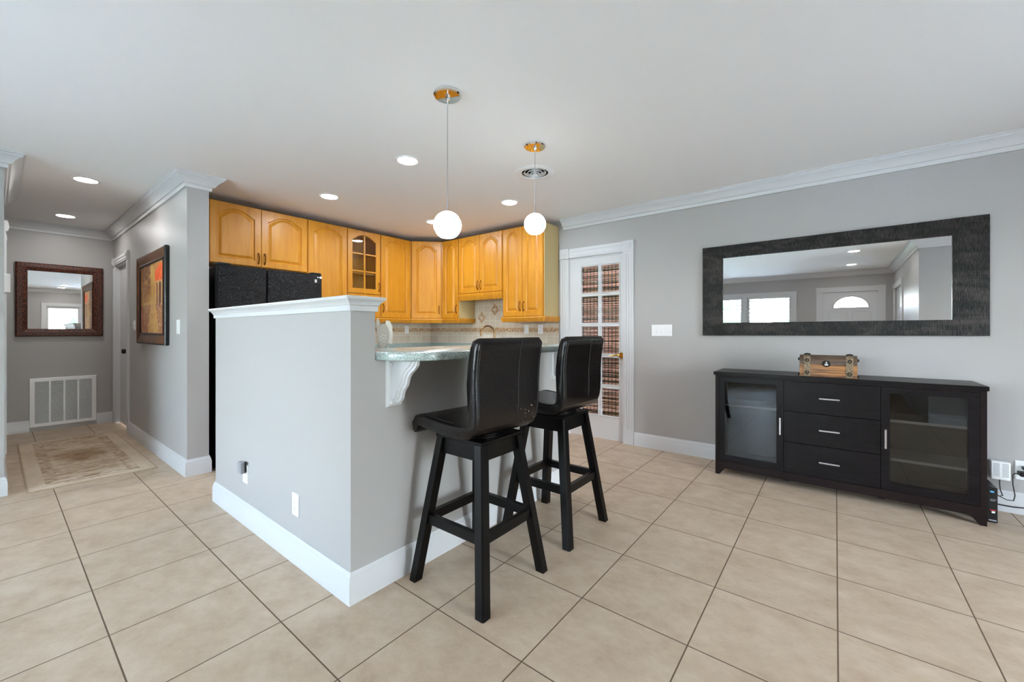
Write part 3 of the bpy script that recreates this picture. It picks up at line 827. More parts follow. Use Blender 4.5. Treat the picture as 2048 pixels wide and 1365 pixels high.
# base cabinets and worktop (mostly hidden behind the bar)
def base_cab(label, x0, x1, y0, y1, fronts, face):
    t = thing('base_cabinet', label, 'cabinet', ((x0 + x1) / 2, (y0 + y1) / 2, 0))
    box('carcass', 'wood', t, x0, x1, y0, y1, 0.0, 0.868)
    for (a0, a1) in fronts:
        if face == 'y': mp = lambda a, z, d: (a, y0 - d, z)
        elif face == 'Y': mp = lambda a, z, d: (-a, y1 + d, z)
        else: mp = lambda a, z, d: (x0 - d, -a, z)
        dr = door_mesh(mp, a0, a1, 0.12, 0.85, arch=False).build('door', 'wood', t); pull(mp, a1 - 0.03, 0.77, dr)
    return t
base_cab('honey maple base cabinet along the back kitchen wall', 2.18, 3.585, 4.33, 4.915, [(2.19, 2.64), (2.65, 3.10), (3.11, 3.56)], 'y')
base_cab('honey maple sink base cabinet under the bronze tap', 3.605, 4.19, 2.62, 4.915, [(-4.30, -3.9), (-3.89, -3.45), (-3.44, -3.04), (-3.03, -2.63)], 'x')
base_cab('honey maple base cabinet behind the bar wall', 1.12, 2.73, 1.81, 2.41, [(-2.72, -2.2), (-2.19, -1.66), (-1.65, -1.13)], 'Y')
wt = thing('worktop', 'green speckled worktop running around the back kitchen corner', 'worktop', (3.9, 4.6, 0.87))
mb = MB()
pl = [(2.17, 4.30), (3.57, 4.30), (3.57, 2.60), (4.200, 2.60), (4.200, 4.925), (2.17, 4.925)]
mb.rings([[(*p, 0.87) for p in pl], [(*p, 0.91) for p in pl]], True, True, True)
mb.build('slab', 'counter', wt)
MB().box(XR - 0.028, XR - 0.0085, 2.60, YK - 0.0085, 0.91, 1.035).box(2.17, XR - 0.028, YK - 0.028, YK - 0.0085, 0.91, 1.035).build('upstand', 'counter', wt)
tag(MB().box(1.11, 2.74, 1.807, 2.44, 0.87, 0.91, bev=0.004).build('worktop', 'counter'), 'lower green speckled worktop behind the raised bar counter', 'worktop')
# sink tap
fy_, fx_ = 3.50, 4.06
tp = thing('kitchen_tap', 'bronze gooseneck kitchen tap arching over the sink', 'tap', (fx_, fy_, 0.91))
mb = MB().lathe([(0.028, 0), (0.028, 0.01), (0.018, 0.02), (0.016, 0.05)], (fx_, fy_, 0.91), 16)
R = 0.095; top = 1.18
pts = [(fx_, fy_, 0.95), (fx_, fy_, top - 0.04)] + [(fx_ - R + R * math.cos(math.radians(a)), fy_ + 0.35 * (R - R * math.cos(math.radians(a))), top + R * math.sin(math.radians(a))) for a in range(0, 201, 20)]
mb.tube(pts, 0.012, 12).build('spout', 'bronze', tp, smooth=True)
MB().tube([(fx_, fy_ - 0.02, 0.945), (fx_ + 0.02, fy_ - 0.08, 0.975)], [0.007, 0.005], 8).build('lever', 'bronze', tp, smooth=True)

# outlets in the kitchen
def plate(name, label, cat, mp, a, z, w=0.072, h=0.116, kind='duplex', group=None, gangs=1):
    t = thing(name, label, cat, mp(a, z, 0.0), group)
    mb = MB()
    frame_rings(mb, mp, a - w / 2, a + w / 2, z - h / 2, z + h / 2, [(0, 0.0), (0, 0.004), (0.003, 0.0065)], cap=True)
    mb.build('cover_plate', 'plastic', t)
    q = lambda m_, p0, p1, z0, z1, d0, d1: m_.hexa([mp(p0, z0, d0), mp(p1, z0, d0), mp(p1, z1, d0), mp(p0, z1, d0)], [mp(p0, z0, d1), mp(p1, z0, d1), mp(p1, z1, d1), mp(p0, z1, d1)])
    for gi in range(gangs):
        c = a + (gi - (gangs - 1) / 2) * w / gangs * 0.86
        if kind == 'duplex':
            for s_ in (-1, 1):
                zc = z + s_ * 0.0195
                mb = MB(); q(mb, c - 0.017, c + 0.017, zc - 0.0145, zc + 0.0145, 0.006, 0.0085)
                rc = mb.build('socket', 'plastic', t)
                mb = MB()
                q(mb, c - 0.0075, c - 0.0055, zc - 0.001, zc + 0.008, 0.0085, 0.0088); q(mb, c + 0.0055, c + 0.0075, zc - 0.001, zc + 0.008, 0.0085, 0.0088); q(mb, c - 0.0025, c + 0.0025, zc - 0.010, zc - 0.006, 0.0085, 0.0088)
                mb.build('slots', 'dark_slot', rc)
        elif kind == 'rocker':
            mb = MB(); q(mb, c - 0.0165, c + 0.0165, z - 0.033, z + 0.033, 0.006, 0.0075); fr_ = mb.build('rocker_frame', 'plastic', t)
            mb = MB(); mb.hexa([mp(c - 0.014, z - 0.031, 0.007), mp(c + 0.014, z - 0.031, 0.007), mp(c + 0.014, z + 0.031, 0.007), mp(c - 0.014, z + 0.031, 0.007)], [mp(c - 0.014, z - 0.031, 0.013), mp(c + 0.014, z - 0.031, 0.013), mp(c + 0.014, z + 0.031, 0.0085), mp(c - 0.014, z + 0.031, 0.0085)])
            mb.build('rocker', 'plastic', fr_)
        else:
            for s_ in ((-1, 1) if kind == 'double' else (0,)):
                zc = z + s_ * 0.02
                mb = MB(); mb.hexa([mp(c - 0.005, zc - 0.010, 0.006), mp(c + 0.005, zc - 0.010, 0.006), mp(c + 0.005, zc + 0.010, 0.006), mp(c - 0.005, zc + 0.010, 0.006)], [mp(c - 0.004, zc + 0.004, 0.020), mp(c + 0.004, zc + 0.004, 0.020), mp(c + 0.004, zc + 0.009, 0.020), mp(c - 0.004, zc + 0.009, 0.020)])
                mb.build('toggle', 'plastic', t)
    return t
mpRs = lambda a, z, d: (XR - 0.016 - d, a, z)
mpKs = lambda a, z, d: (a, YK - 0.016 - d, z)
plate('light_switch', 'white light switch on the tiled kitchen wall under the end cabinet', 'switch', mpRs, 3.075, 1.231, kind='rocker')
plate('wall_outlet', 'white outlet on the tiled kitchen wall nearest the French door', 'outlet', mpRs, 2.86, 1.231)
plate('wall_outlet', 'white outlet on the tiled back kitchen wall beside the white utensils', 'outlet', mpKs, 3.739, 1.228)
mpP = lambda a, z, d: (TX0 - d, a, z)
plate('wall_outlet', 'white outlet on the tall half wall nearest its outer corner', 'outlet', mpP, 2.212, 0.302)
o_ = plate('wall_outlet', 'white outlet on the half wall with a grey device plugged in', 'outlet', mpP, 2.90, 0.315)
t = thing('plug_in_device', 'small grey night light plugged into the outlet on the half wall', 'night light', (TX0 - 0.009, 2.90, 0.33))
box('body', 'grey_plastic', t, TX0 - 0.040, TX0 - 0.009, 2.872, 2.925, 0.325, 0.395, bev=0.004)
box('cover', 'black_plastic', t, TX0 - 0.018, TX0 - 0.0095, 2.868, 2.8715, 0.335, 0.398)
plate('light_switch', 'white four-gang switch plate between the French door and the long mirror', 'switch', mpR, 1.383, 1.2155, w=0.205, h=0.117, kind='rocker', gangs=4)
plate('light_switch', 'white dimmer switch on the hall wall right of the painting', 'switch', mpHR, 4.465, 1.245, w=0.085, h=0.124, kind='rocker')
plate('light_switch', 'white toggle switch plate half hidden behind the painting', 'switch', mpHR, 6.25, 1.27, kind='double')

# bar counter
CX0, CX1, CY0, CY1 = TX1 + 0.003, 2.78, 1.42, 2.0
def rounded(pts_r, n=8):
    out = []
    N_ = len(pts_r)
    for i, (x, y, r) in enumerate(pts_r):
        if r == 0: out.append((x, y)); continue
        p = Vector((x, y)); a = Vector(pts_r[i - 1][:2]); b = Vector(pts_r[(i + 1) % N_][:2])
        u = (a - p).normalized(); v = (b - p).normalized()
        c = p + (u + v) * r
        s0 = p + u * r - c; s1 = p + v * r - c
        a0 = math.atan2(s0.y, s0.x); a1 = math.atan2(s1.y, s1.x)
        dlt = (a1 - a0 + math.pi) % (2 * math.pi) - math.pi
        out += [(c.x + r * math.cos(a0 + dlt * k / n), c.y + r * math.sin(a0 + dlt * k / n)) for k in range(n + 1)]
    return out
def slab_mb(outline, z0, z1, b):
    c = Vector((sum(p[0] for p in outline) / len(outline), sum(p[1] for p in outline) / len(outline)))
    def ins(d):
        N_ = len(outline); res = []
        for i in range(N_):
            p = Vector(outline[i]); u = (Vector(outline[i]) - Vector(outline[i - 1])); v = (Vector(outline[(i + 1) % N_]) - p)
            tdir = (u.normalized() + v.normalized()).normalized(); nn = Vector((-tdir.y, tdir.x))
            if nn.dot(c - p) < 0: nn = -nn
            res.append(p + nn * d)
        return res
    L_ = [(ins(b), z0), (ins(b * 0.3), z0 + b * 0.3), (ins(0), z0 + b), (ins(0), z1 - b), (ins(b * 0.3), z1 - b * 0.3), (ins(b), z1)]
    return MB().rings([[(p[0], p[1], z) for p in pts] for pts, z in L_], True, True, True)
ol = rounded([(CX0, CY1, 0), (CX0, 1.60, 0), (CX0 + 0.02, CY0 + 0.02, 0), (CX0 + 0.02, CY0, 0)], 4)
ol = rounded([(CX0, CY1, 0), (CX0, CY0, 0.20), (CX1, CY0, 0.12), (CX1, CY1, 0.05)], 12)
tag(slab_mb(ol, 1.074, 1.113, 0.008).build('bar_counter', 'counter', smooth=True), 'raised green speckled bar counter with a rounded front corner', 'counter')

# corbel brackets
def corbel(xc):
    mb = MB()
    # back plate
    z1, z0 = 1.073, 0.842
    mb.hexa([(xc - 0.045, PY0, z0), (xc + 0.045, PY0, z0), (xc + 0.045, PY0, z1), (xc - 0.045, PY0, z1)], [(xc - 0.035, PY0 - 0.016, z0 + 0.01), (xc + 0.035, PY0 - 0.016, z0 + 0.01), (xc + 0.035, PY0 - 0.016, z1), (xc - 0.035, PY0 - 0.016, z1)])
    prof = [(0.19, z1), (0.185, 1.05), (0.165, 1.03), (0.140, 1.012), (0.122, 0.99), (0.114, 0.965), (0.108, 0.95), (0.092, 0.935), (0.080, 0.915), (0.074, 0.892), (0.064, 0.878), (0.046, 0.868), (0.016, 0.866)]
    def solid(w, ins):
        pr = [(max(p - ins, 0.016), z + (ins * 0.4 if i else 0)) for i, (p, z) in enumerate(prof)] + [(0.016, z1)]
        mb.rings([[(xc - w, PY0 - p, z) for p, z in pr], [(xc + w, PY0 - p, z) for p, z in pr]], True, True, True)
    solid(0.020, 0.030); solid(0.014, 0.015); solid(0.008, 0.0)
    return mb
def bracket(xc, label):
    t = thing('shelf_bracket', label, 'bracket', (xc, PY0, 1.073), 'brackets under the bar counter')
    corbel(xc).build('corbel', 'white', t)
    for dx, z in ((-0.026, 1.05), (-0.026, 0.866), (0.026, 0.866), (0.026, 1.05)):
        MB().tube([(xc + dx, PY0 - 0.012, z), (xc + dx, PY0 - 0.021, z), (xc + dx, PY0 - 0.024, z)], [0.008, 0.0075, 0.003], 12).build('screw_cap', 'white', t, smooth=True)
bracket(1.205, 'white scrolled bracket under the rounded end of the bar counter')
bracket(2.64, 'white scrolled bracket seen between the two bar stools')

# utensils in a crock on the lower worktop
ux, uy = 1.495, 2.20
tag(MB().lathe([(0.045, 0), (0.05, 0.004), (0.052, 0.14), (0.047, 0.14), (0.045, 0.012)], (ux, uy, 0.91), 28).build('utensil_crock', 'stone', smooth=True), 'white utensil crock standing behind the bar counter', 'crock')
# slotted spoon (bowl faces the camera)
view = Vector((-ux, -uy, 0)).normalized(); side_ = Vector((view.y, -view.x, 0))
def flat_tool(name, label, cat, outline, thick, base, lean, yaw=0.0, holes=(), sag=0.0):
    """outline (s,z) around a handle axis, leaning sideways; base=(side,depth) offset in the crock"""
    v = Matrix.Rotation(yaw, 3, 'Z') @ view; sd = Matrix.Rotation(yaw, 3, 'Z') @ side_
    o = Vector((ux, uy, 0.925)) + side_ * base[0] + view * base[1]
    t = thing(name, label, cat, o, 'white utensils in the crock')
    def P(s_, z, d): 
        return tuple(o + sd * (s_ + lean * z) + v * (d + sag * s_ * s_) + Vector((0, 0, z)))
    mb = MB()
    mb.rings([[P(s_, z, 0) for s_, z in outline], [P(s_, z, thick) for s_, z in outline]], True, True, True)
    mb.build('bowl', 'stone', t, smooth=True, angle=50)
    if holes:
        m2 = MB()
        for (hs, hz) in holes:
            m2.tube([P(hs, hz, thick - 0.001), P(hs, hz, thick + 0.0008)], 0.0045, 10)
        m2.build('drain_holes', 'plastic', t)
    m3 = MB().tube([P(0, 0.0, thick / 2), P(0, 0.10, thick / 2), P(0, 0.20, thick / 2)], [0.006, 0.006, 0.005], 8)
    m3.build('handle', 'stone', t, smooth=True)
    return t
oval = [(0.036 * math.sin(2 * math.pi * k / 28) * (1.0 if math.cos(2 * math.pi * k / 28) > 0 else 1 - 0.35 * math.cos(2 * math.pi * k / 28) ** 2), 0.255 + 0.075 * math.cos(2 * math.pi * k / 28)) for k in range(28)]
flat_tool('slotted_spoon', 'white slotted spoon standing at the front of the crock', 'spoon', oval, 0.005, (0.006, 0.028), -0.03, holes=[(-0.012, 0.255), (0.002, 0.262), (0.014, 0.25), (-0.016, 0.238), (-0.002, 0.24), (0.012, 0.232), (-0.006, 0.222)])
leafp = [(-0.022, 0.20), (-0.026, 0.26), (-0.018, 0.32), (0.0, 0.348), (0.024, 0.35), (0.026, 0.30), (0.02, 0.22)]
flat_tool('spatula', 'white angled spatula on the right in the crock', 'spatula', leafp, 0.005, (-0.018, 0.0), -0.06, yaw=0.3)
ladle = [(-0.009, 0.19), (-0.011, 0.30), (-0.012, 0.345), (-0.006, 0.362), (0.004, 0.362), (0.009, 0.345), (0.009, 0.29), (0.008, 0.19)]
flat_tool('spoon', 'white round-ended spoon handle leaning left in the crock', 'spoon', ladle, 0.006, (0.012, -0.006), 0.055)

# ------------------------------------------------------------------ fridge
fr_ = thing('refrigerator', 'black textured side by side refrigerator below the wall cabinet', 'refrigerator', (1.66, 4.5, 0))
FX0, FX1, FYF = 1.195, 2.105, 4.165
box('body', 'fridge_side', fr_, FX0, FX1, FYF + 0.075, 4.90, 0.012, 1.770, bev=0.004)
for a0, a1 in ((FX0, FX0 + 0.385), (FX0 + 0.393, FX1)):
    dr = MB().box(a0, a1, FYF, FYF + 0.068, 0.09, 1.790, bev=0.012, seg=3).build('door', 'fridge', fr_, smooth=True)
    hx = (FX0 + 0.345) if a0 == FX0 else (FX0 + 0.433)
    MB().tube([(hx, FYF + 0.001, 0.62), (hx, FYF - 0.035, 0.66), (hx, FYF - 0.035, 1.22), (hx, FYF + 0.001, 1.26)], 0.012, 10).build('handle', 'black_plastic', dr, smooth=True)
    c = a0 + 0.05 if a0 == FX0 else a1 - 0.05
    box('hinge_cover', 'black_plastic', dr, c - 0.05, c + 0.05, FYF + 0.015, FYF + 0.11, 1.791, 1.808, bev=0.004)
mb = MB()
for (x0, x1, z0, z1) in ((2.055, 2.060, 1.752, 1.768), (2.066, 2.074, 1.756, 1.764), (2.080, 2.100, 1.750, 1.770)):
    mb.box(x0, x1, FYF - 0.0015, FYF + 0.002, z0, z1)
mb.build('badge', 'plastic', bpy.data.objects['door'] if False else fr_)['label'] = 'small white badge'
mb = MB()
for (x0, x1, z0, z1) in ((2.028, 2.050, 1.728, 1.735), (2.028, 2.038, 1.716, 1.725), (2.041, 2.050, 1.716, 1.725), (2.028, 2.050, 1.706, 1.713)):
    mb.box(x0, x1, FYF - 0.0012, FYF + 0.002, z0, z1)
mb.build('sticker', 'plastic', fr_)['label'] = 'white printed sticker'
box('toe_grille', 'black_plastic', fr_, FX0 + 0.01, FX1 - 0.01, FYF + 0.03, FYF + 0.07, 0.002, 0.085)

# ------------------------------------------------------------------ ceiling lights
def downlight(x, y, label):
    t = thing('recessed_light', label, 'ceiling light', (x, y, CEIL), 'recessed ceiling lights')
    MB().lathe([(0.094, 0), (0.094, -0.004), (0.088, -0.007), (0.074, -0.006), (0.070, -0.001), (0.070, 0)], (x, y, CEIL), 36, False, False).build('trim_ring', 'plastic', t, smooth=True)
    MB().lathe([(0.0705, -0.0015), (0.0705, -0.004), (0.05, -0.005)], (x, y, CEIL), 32).build('lens', 'kitchen_lens' if x > 1.5 and y > 2 else 'lens', t, smooth=True)
for x, y, lb in ((1.968, 2.576, 'lit recessed ceiling light left of the nearer globe pendant'),
                 (2.023, 3.86, 'lit recessed ceiling light in front of the fridge cabinet'),
                 (3.253, 2.602, 'lit recessed ceiling light left of the round ceiling vent'),
                 (3.269, 3.782, 'lit recessed ceiling light partly hidden behind the nearer globe pendant'),
                 (0.495, 5.094, 'lit recessed ceiling light at the near end of the hall'),
                 (0.505, 6.869, 'lit recessed ceiling light at the far end of the hall'),
                 (-0.348, -0.241, 'lit recessed ceiling light reflected highest in the long mirror'),
                 (-2.08, -0.251, 'lit recessed ceiling light reflected lower in the long mirror'),
                 (1.255, -2.30, 'lit recessed ceiling light reflected nearer in the hall mirror'),
                 (1.27, -3.30, 'lit recessed ceiling light reflected by the window in the hall mirror')):
    downlight(x, y, lb)
def pendant(x, y, zc, label):
    t = thing('pendant_lamp', label, 'pendant lamp', (x, y, CEIL), 'globe pendants over the bar')
    MB().lathe([(0.070, 0), (0.077, -0.004), (0.077, -0.014), (0.070, -0.020), (0.012, -0.022), (0.012, -0.036), (0.006, -0.040)], (x, y, CEIL), 40).build('canopy', 'chrome', t, smooth=True)
    MB().tube([(x, y, CEIL - 0.038), (x, y, zc + 0.14)], 0.0028, 8).build('cord', 'steel', t)
    MB().tube([(x, y, zc + 0.14), (x, y, zc + 0.08), (x, y, zc + 0.074)], [0.004, 0.004, 0.012], 10).build('stem', 'steel', t, smooth=True)
    R_ = 0.0765
    pr = [(0.010, R_ * 0.995)] + [(R_ * math.sin(math.radians(a)), R_ * math.cos(math.radians(a))) for a in range(10, 151, 7)]
    pr += [(pr[-1][0] - 0.004, pr[-1][1]), (pr[-1][0] - 0.006, pr[-1][1] + 0.012)]
    MB().lathe(pr, (x, y, zc), 40, True, False).build('globe_shade', 'globe', t, smooth=True)
    MB().lathe([(0.002, -0.03), (0.014, -0.025), (0.018, 0.0), (0.010, 0.03), (0.008, 0.06)], (x, y, zc), 16).build('bulb', 'bulb', t, smooth=True)
pendant(1.55, 1.677, 1.793, 'nearer white glass globe pendant hanging over the bar counter')
pendant(2.36, 1.658, 1.961, 'farther white glass globe pendant below the round ceiling vent')
# round vent
t = thing('ceiling_vent', 'round white ceiling vent with concentric rings behind the farther pendant', 'vent', (vx, vy, CEIL))
MB().lathe([(0.1095, 0.0), (0.160, 0), (0.160, -0.004), (0.150, -0.008), (0.118, -0.010), (0.1095, -0.004), (0.1095, 0.0)], (vx, vy, CEIL), 48, False, False).build('flange', 'plastic', t, smooth=True)
MB().lathe([(0.1085, 0.0), (0.1085, 0.18), (0.02, 0.19)], (vx, vy, CEIL), 40, False, True).build('duct', 'duct', t)
for r0, z0 in ((0.094, 0.004), (0.070, -0.003), (0.046, -0.010)):
    MB().lathe([(r0 - 0.010, z0 + 0.008), (r0, z0 - 0.008), (r0 - 0.003, z0 - 0.009), (r0 - 0.013, z0 + 0.007), (r0 - 0.010, z0 + 0.008)], (vx, vy, CEIL), 40, False, False).build('ring', 'plastic', t, smooth=True)
MB().lathe([(0.014, -0.006), (0.024, -0.020), (0.010, -0.024)], (vx, vy, CEIL), 24).build('hub', 'plastic', t, smooth=True)
mb = MB()
for a in (0.4, 1.97, 3.54, 5.11):
    mb.tube([(vx + 0.018 * math.cos(a), vy + 0.018 * math.sin(a), CEIL - 0.014), (vx + 0.108 * math.cos(a), vy + 0.108 * math.sin(a), CEIL + 0.006)], 0.002, 6)
mb.build('spokes', 'plastic', t)

# ------------------------------------------------------------------ bar stools
def stool(cx, cy, swivel, label, worn):
    t = thing('bar_stool', label, 'bar stool', (cx, cy, 0), 'black swivel bar stools')
    HB, HT, ZT_ = 0.245, 0.152, 0.695
    def corner(sx, sy, z, w=0.0):
        k = z / ZT_; h_ = HB + (HT - HB) * k - w
        return Vector((sx * h_, sy * h_, z))
    for sx, sy in ((-1, 1), (-1, -1), (1, -1), (1, 1)):
        mb = MB(); w = 0.046
        q = []
        for z in (0.0, ZT_):
            o = corner(sx, sy, z); i = o - Vector((sx * w, sy * w, 0)); c = 0.007
            ring = [(o.x, i.y), (o.x, o.y - sy * c), (o.x - sx * c, o.y), (i.x, o.y), (i.x, i.y)]
            q.append([(x, y, z) for x, y in ring])
        mb.rings(q, True, True, True)
        mb.build('leg', 'legwood', t, local=True)
    def bar(name, p0, p1, wdt, hgt):
        d = (p1 - p0).normalized(); n_ = Vector((-d.y, d.x, 0)).normalized() * wdt / 2; u_ = Vector((0, 0, hgt / 2))
        r = lambda p: [tuple(p - n_ - u_), tuple(p + n_ - u_), tuple(p + n_ + u_), tuple(p - n_ + u_)]
        MB().hexa(r(p0), r(p1)).build(name, 'legwood', t, local=True)
    cs = [(-1, 1), (-1, -1), (1, -1), (1, 1)]
    for i in range(4):
        a, b = cs[i], cs[(i + 1) % 4]
        bar('apron', corner(*a, 0.655, 0.030), corner(*b, 0.655, 0.030), 0.022, 0.075)
        bar('stretcher', corner(*a, 0.300, 0.024), corner(*b, 0.300, 0.024), 0.026, 0.045)
    MB().box(-0.153, 0.153, -0.153, 0.153, 0.6955, 0.711, bev=0.003).build('top_plate', 'legwood', t, local=True)
    MB().lathe([(0.13, 0.710), (0.13, 0.716), (0.12, 0.718), (0.12, 0.724)], (0, 0, 0), 32).build('swivel_plate', 'legwood', t, local=True)
    # upholstered shell: centre line in side view (y to the counter), thickness
    rot = Matrix.Rotation(swivel, 4, 'Z')
    cl_seat = [(0.250, 0.714, 0.034), (0.251, 0.746, 0.052), (0.236, 0.764, 0.058), (0.200, 0.768, 0.060), (0.14, 0.762, 0.062), (0.06, 0.756, 0.062), (-0.02, 0.754, 0.062), (-0.09, 0.755, 0.061), (-0.130, 0.761, 0.060), (-0.152, 0.774, 0.059), (-0.165, 0.792, 0.058)]
    cl_back = [(-0.165, 0.792, 0.058), (-0.172, 0.815, 0.058), (-0.176, 0.845, 0.058), (-0.176, 0.90, 0.060), (-0.175, 0.98, 0.060), (-0.182, 1.06, 0.057), (-0.195, 1.13, 0.052), (-0.204, 1.160, 0.046)]
    def shell(cl, name, hw, yoff=0.0):
        back_ = name == 'backrest'
        P = [Vector((y, z)) for y, z, _ in cl]; N_ = len(P)
        def loop(x, shrink):
            up, dn_ = [], []
            for i in range(N_):
                tg = (P[min(i + 1, N_ - 1)] - P[max(i - 1, 0)]).normalized()
                if (back_ and i == 0) or (not back_ and i == N_ - 1): tg = Vector((-0.42, 0.907))
                nn = Vector((-tg.y, tg.x))
                h_ = cl[i][2] / 2 * shrink
                up.append(P[i] + nn * h_); dn_.append(P[i] - nn * h_)
            t0 = (P[0] - P[1]).normalized(); t1 = (P[-1] - P[-2]).normalized()
            c0 = [P[0] + t0 * cl[0][2] * (0.001 if back_ else 0.35) * shrink]; c1 = [P[-1] + t1 * cl[-1][2] * (0.42 if back_ else 0.001) * shrink]
            pts = up + c1 + list(reversed(dn_)) + c0
            def wf(z):
                f_ = 1.0
                if not back_: return 0.955
                f_ -= 0.045 * min(1.0, max(0.0, (0.95 - z) / 0.16))
                if z > 1.13: f_ -= 0.035 * ((z - 1.13) / 0.05) ** 2
                return f_
            return [tuple(rot @ Vector((x * wf(p.y), p.x, p.y))) for p in pts]
        xs = [(-hw, 0.70), (-hw + 0.003, 0.86), (-hw + 0.009, 0.96), (-hw + 0.02, 1.0), (-hw * 0.5, 1.0), (0, 1.0), (hw * 0.5, 1.0), (hw - 0.02, 1.0), (hw - 0.009, 0.96), (hw - 0.003, 0.86), (hw, 0.70)]
        mb = MB().rings([loop(x, s_) for x, s_ in xs], True, True, True)
        return mb.build(name, 'leather_worn' if worn else 'leather', t, smooth=True, local=True, angle=60)
    st_ = shell(cl_seat, 'seat', 0.222)
    bk = shell(cl_back, 'backrest', 0.222)
    # stitched seams
    for x in (-0.204, 0.204, 0.055):
        pts = []
        for (y, z, th) in cl_back[1:]:
            pts.append(tuple(rot @ Vector((x * (1 - 0.045 * min(1.0, max(0.0, (0.95 - z) / 0.16))), y - th / 2 - 0.0006, z))))
        MB().tube(pts, 0.0022, 6).build('seam', 'cord', bk, local=True)
    for x in (-0.188, 0.188):
        MB().tube([tuple(rot @ Vector((x, y, z + th / 2 + 0.0004))) for (y, z, th) in cl_seat[2:7]], 0.002, 6).build('seam', 'cord', st_, local=True)
    return t
stool(1.495, 1.384, math.radians(-4), 'nearer black leather bar stool, pale worn flecks low on its backrest', True)
stool(2.195, 1.384, math.radians(-2), 'farther black leather bar stool, closer to the French door', False)

# ------------------------------------------------------------------ buffet
bx_ = thing('sideboard', 'espresso sideboard with two glass doors and three drawers under the long mirror', 'sideboard', (3.98, 0.03, 0))
BX, BB = 3.80, 4.180
BY0, BY1 = -0.737, 0.800
mb = MB()
mb.box(BX + 0.004, BB, BY1 - 0.028, BY1, 0.055, 0.838).box(BX + 0.004, BB, BY0, BY0 + 0.028, 0.055, 0.838)
mb.box(BX + 0.004, BB, BY0 + 0.028, BY1 - 0.028, 0.090, 0.115).box(BX + 0.004, BX + 0.03, BY0 + 0.028, BY1 - 0.028, 0.055, 0.0905)
mb.box(BB - 0.012, BB, BY0 + 0.028, BY1 - 0.028, 0.115, 0.838)
mb.box(BX + 0.026, BB - 0.012, 0.312, 0.332, 0.115, 0.838).box(BX + 0.026, BB - 0.012, -0.266, -0.246, 0.115, 0.838)
mb.box(BX + 0.004, BX + 0.03, BY0 + 0.028, BY1 - 0.028, 0.826, 0.838)
mb.build('carcass', 'espresso_plain', bx_)
box('top', 'espresso', bx_, BX - 0.010, BB + 0.006, BY0 - 0.007, BY1 + 0.012, 0.838, 0.866, bev=0.002)
def bdoor(y0, y1, g0, g1, hy):
    x0, x1 = BX, BX + 0.022
    mb = MB().box(x0, x1, y0, g0, 0.118, 0.824).box(x0, x1, g1, y1, 0.118, 0.824).box(x0, x1, g0, g1, 0.118, 0.172).box(x0, x1, g0, g1, 0.784, 0.824)
    d = mb.build('door', 'espresso', bx_)
    box('pane', 'cab_glass', d, x0 + 0.008, x0 + 0.012, g0, g1, 0.172, 0.784)
    MB().box(x0 - 0.022, x0 - 0.014, hy - 0.006, hy + 0.006, 0.402, 0.535, bev=0.002).box(x0 - 0.015, x0 + 0.001, hy - 0.004, hy + 0.004, 0.412, 0.422).box(x0 - 0.015, x0 + 0.001, hy - 0.004, hy + 0.004, 0.515, 0.525).build('handle', 'steel', d)['label'] = 'slim silver bar handle'
bdoor(0.3165, 0.770, 0.362, 0.727, 0.337)
bdoor(-0.707, -0.249, -0.657, -0.294, -0.271)
for z0, z1 in ((0.592, 0.824), (0.355, 0.589), (0.118, 0.352)):
    d = MB().box(BX, BX + 0.022, -0.246, 0.3135, z0, z1, bev=0.001).build('drawer', 'espresso', bx_)
    zc = (z0 + z1) / 2
    MB().box(BX - 0.022, BX - 0.014, -0.026, 0.096, zc - 0.006, zc + 0.006, bev=0.002).box(BX - 0.015, BX + 0.001, -0.014, -0.004, zc - 0.004, zc + 0.004).box(BX - 0.015, BX + 0.001, 0.074, 0.084, zc - 0.004, zc + 0.004).build('handle', 'steel', d)['label'] = 'slim silver bar handle'
for y0, y1, z in ((0.333, 0.771, 0.575), (-0.708, -0.267, 0.578), (-0.708, -0.267, 0.310)):
    box('shelf', 'shelf', bx_, BX + 0.06, BB - 0.013, y0, y1, z, z + 0.018)
for y, s_ in ((BY1, -1), (BY0, 1)):
    for x, sx in ((BX + 0.004, 1), (BB, -1)):
        f = lambda k0, k1, z: [(x, y, z), (x + sx * k1, y, z), (x + sx * k1, y + s_ * k0, z), (x, y + s_ * k0, z)]
        MB().hexa(f(0.030, 0.030, 0.0), f(0.075, 0.05, 0.056)).build('leg', 'espresso_plain', bx_)
for y in (0.31, -0.26):
    box('support_foot', 'black_plastic', bx_, 3.96, 4.0, y - 0.02, y + 0.02, 0.0, 0.09)

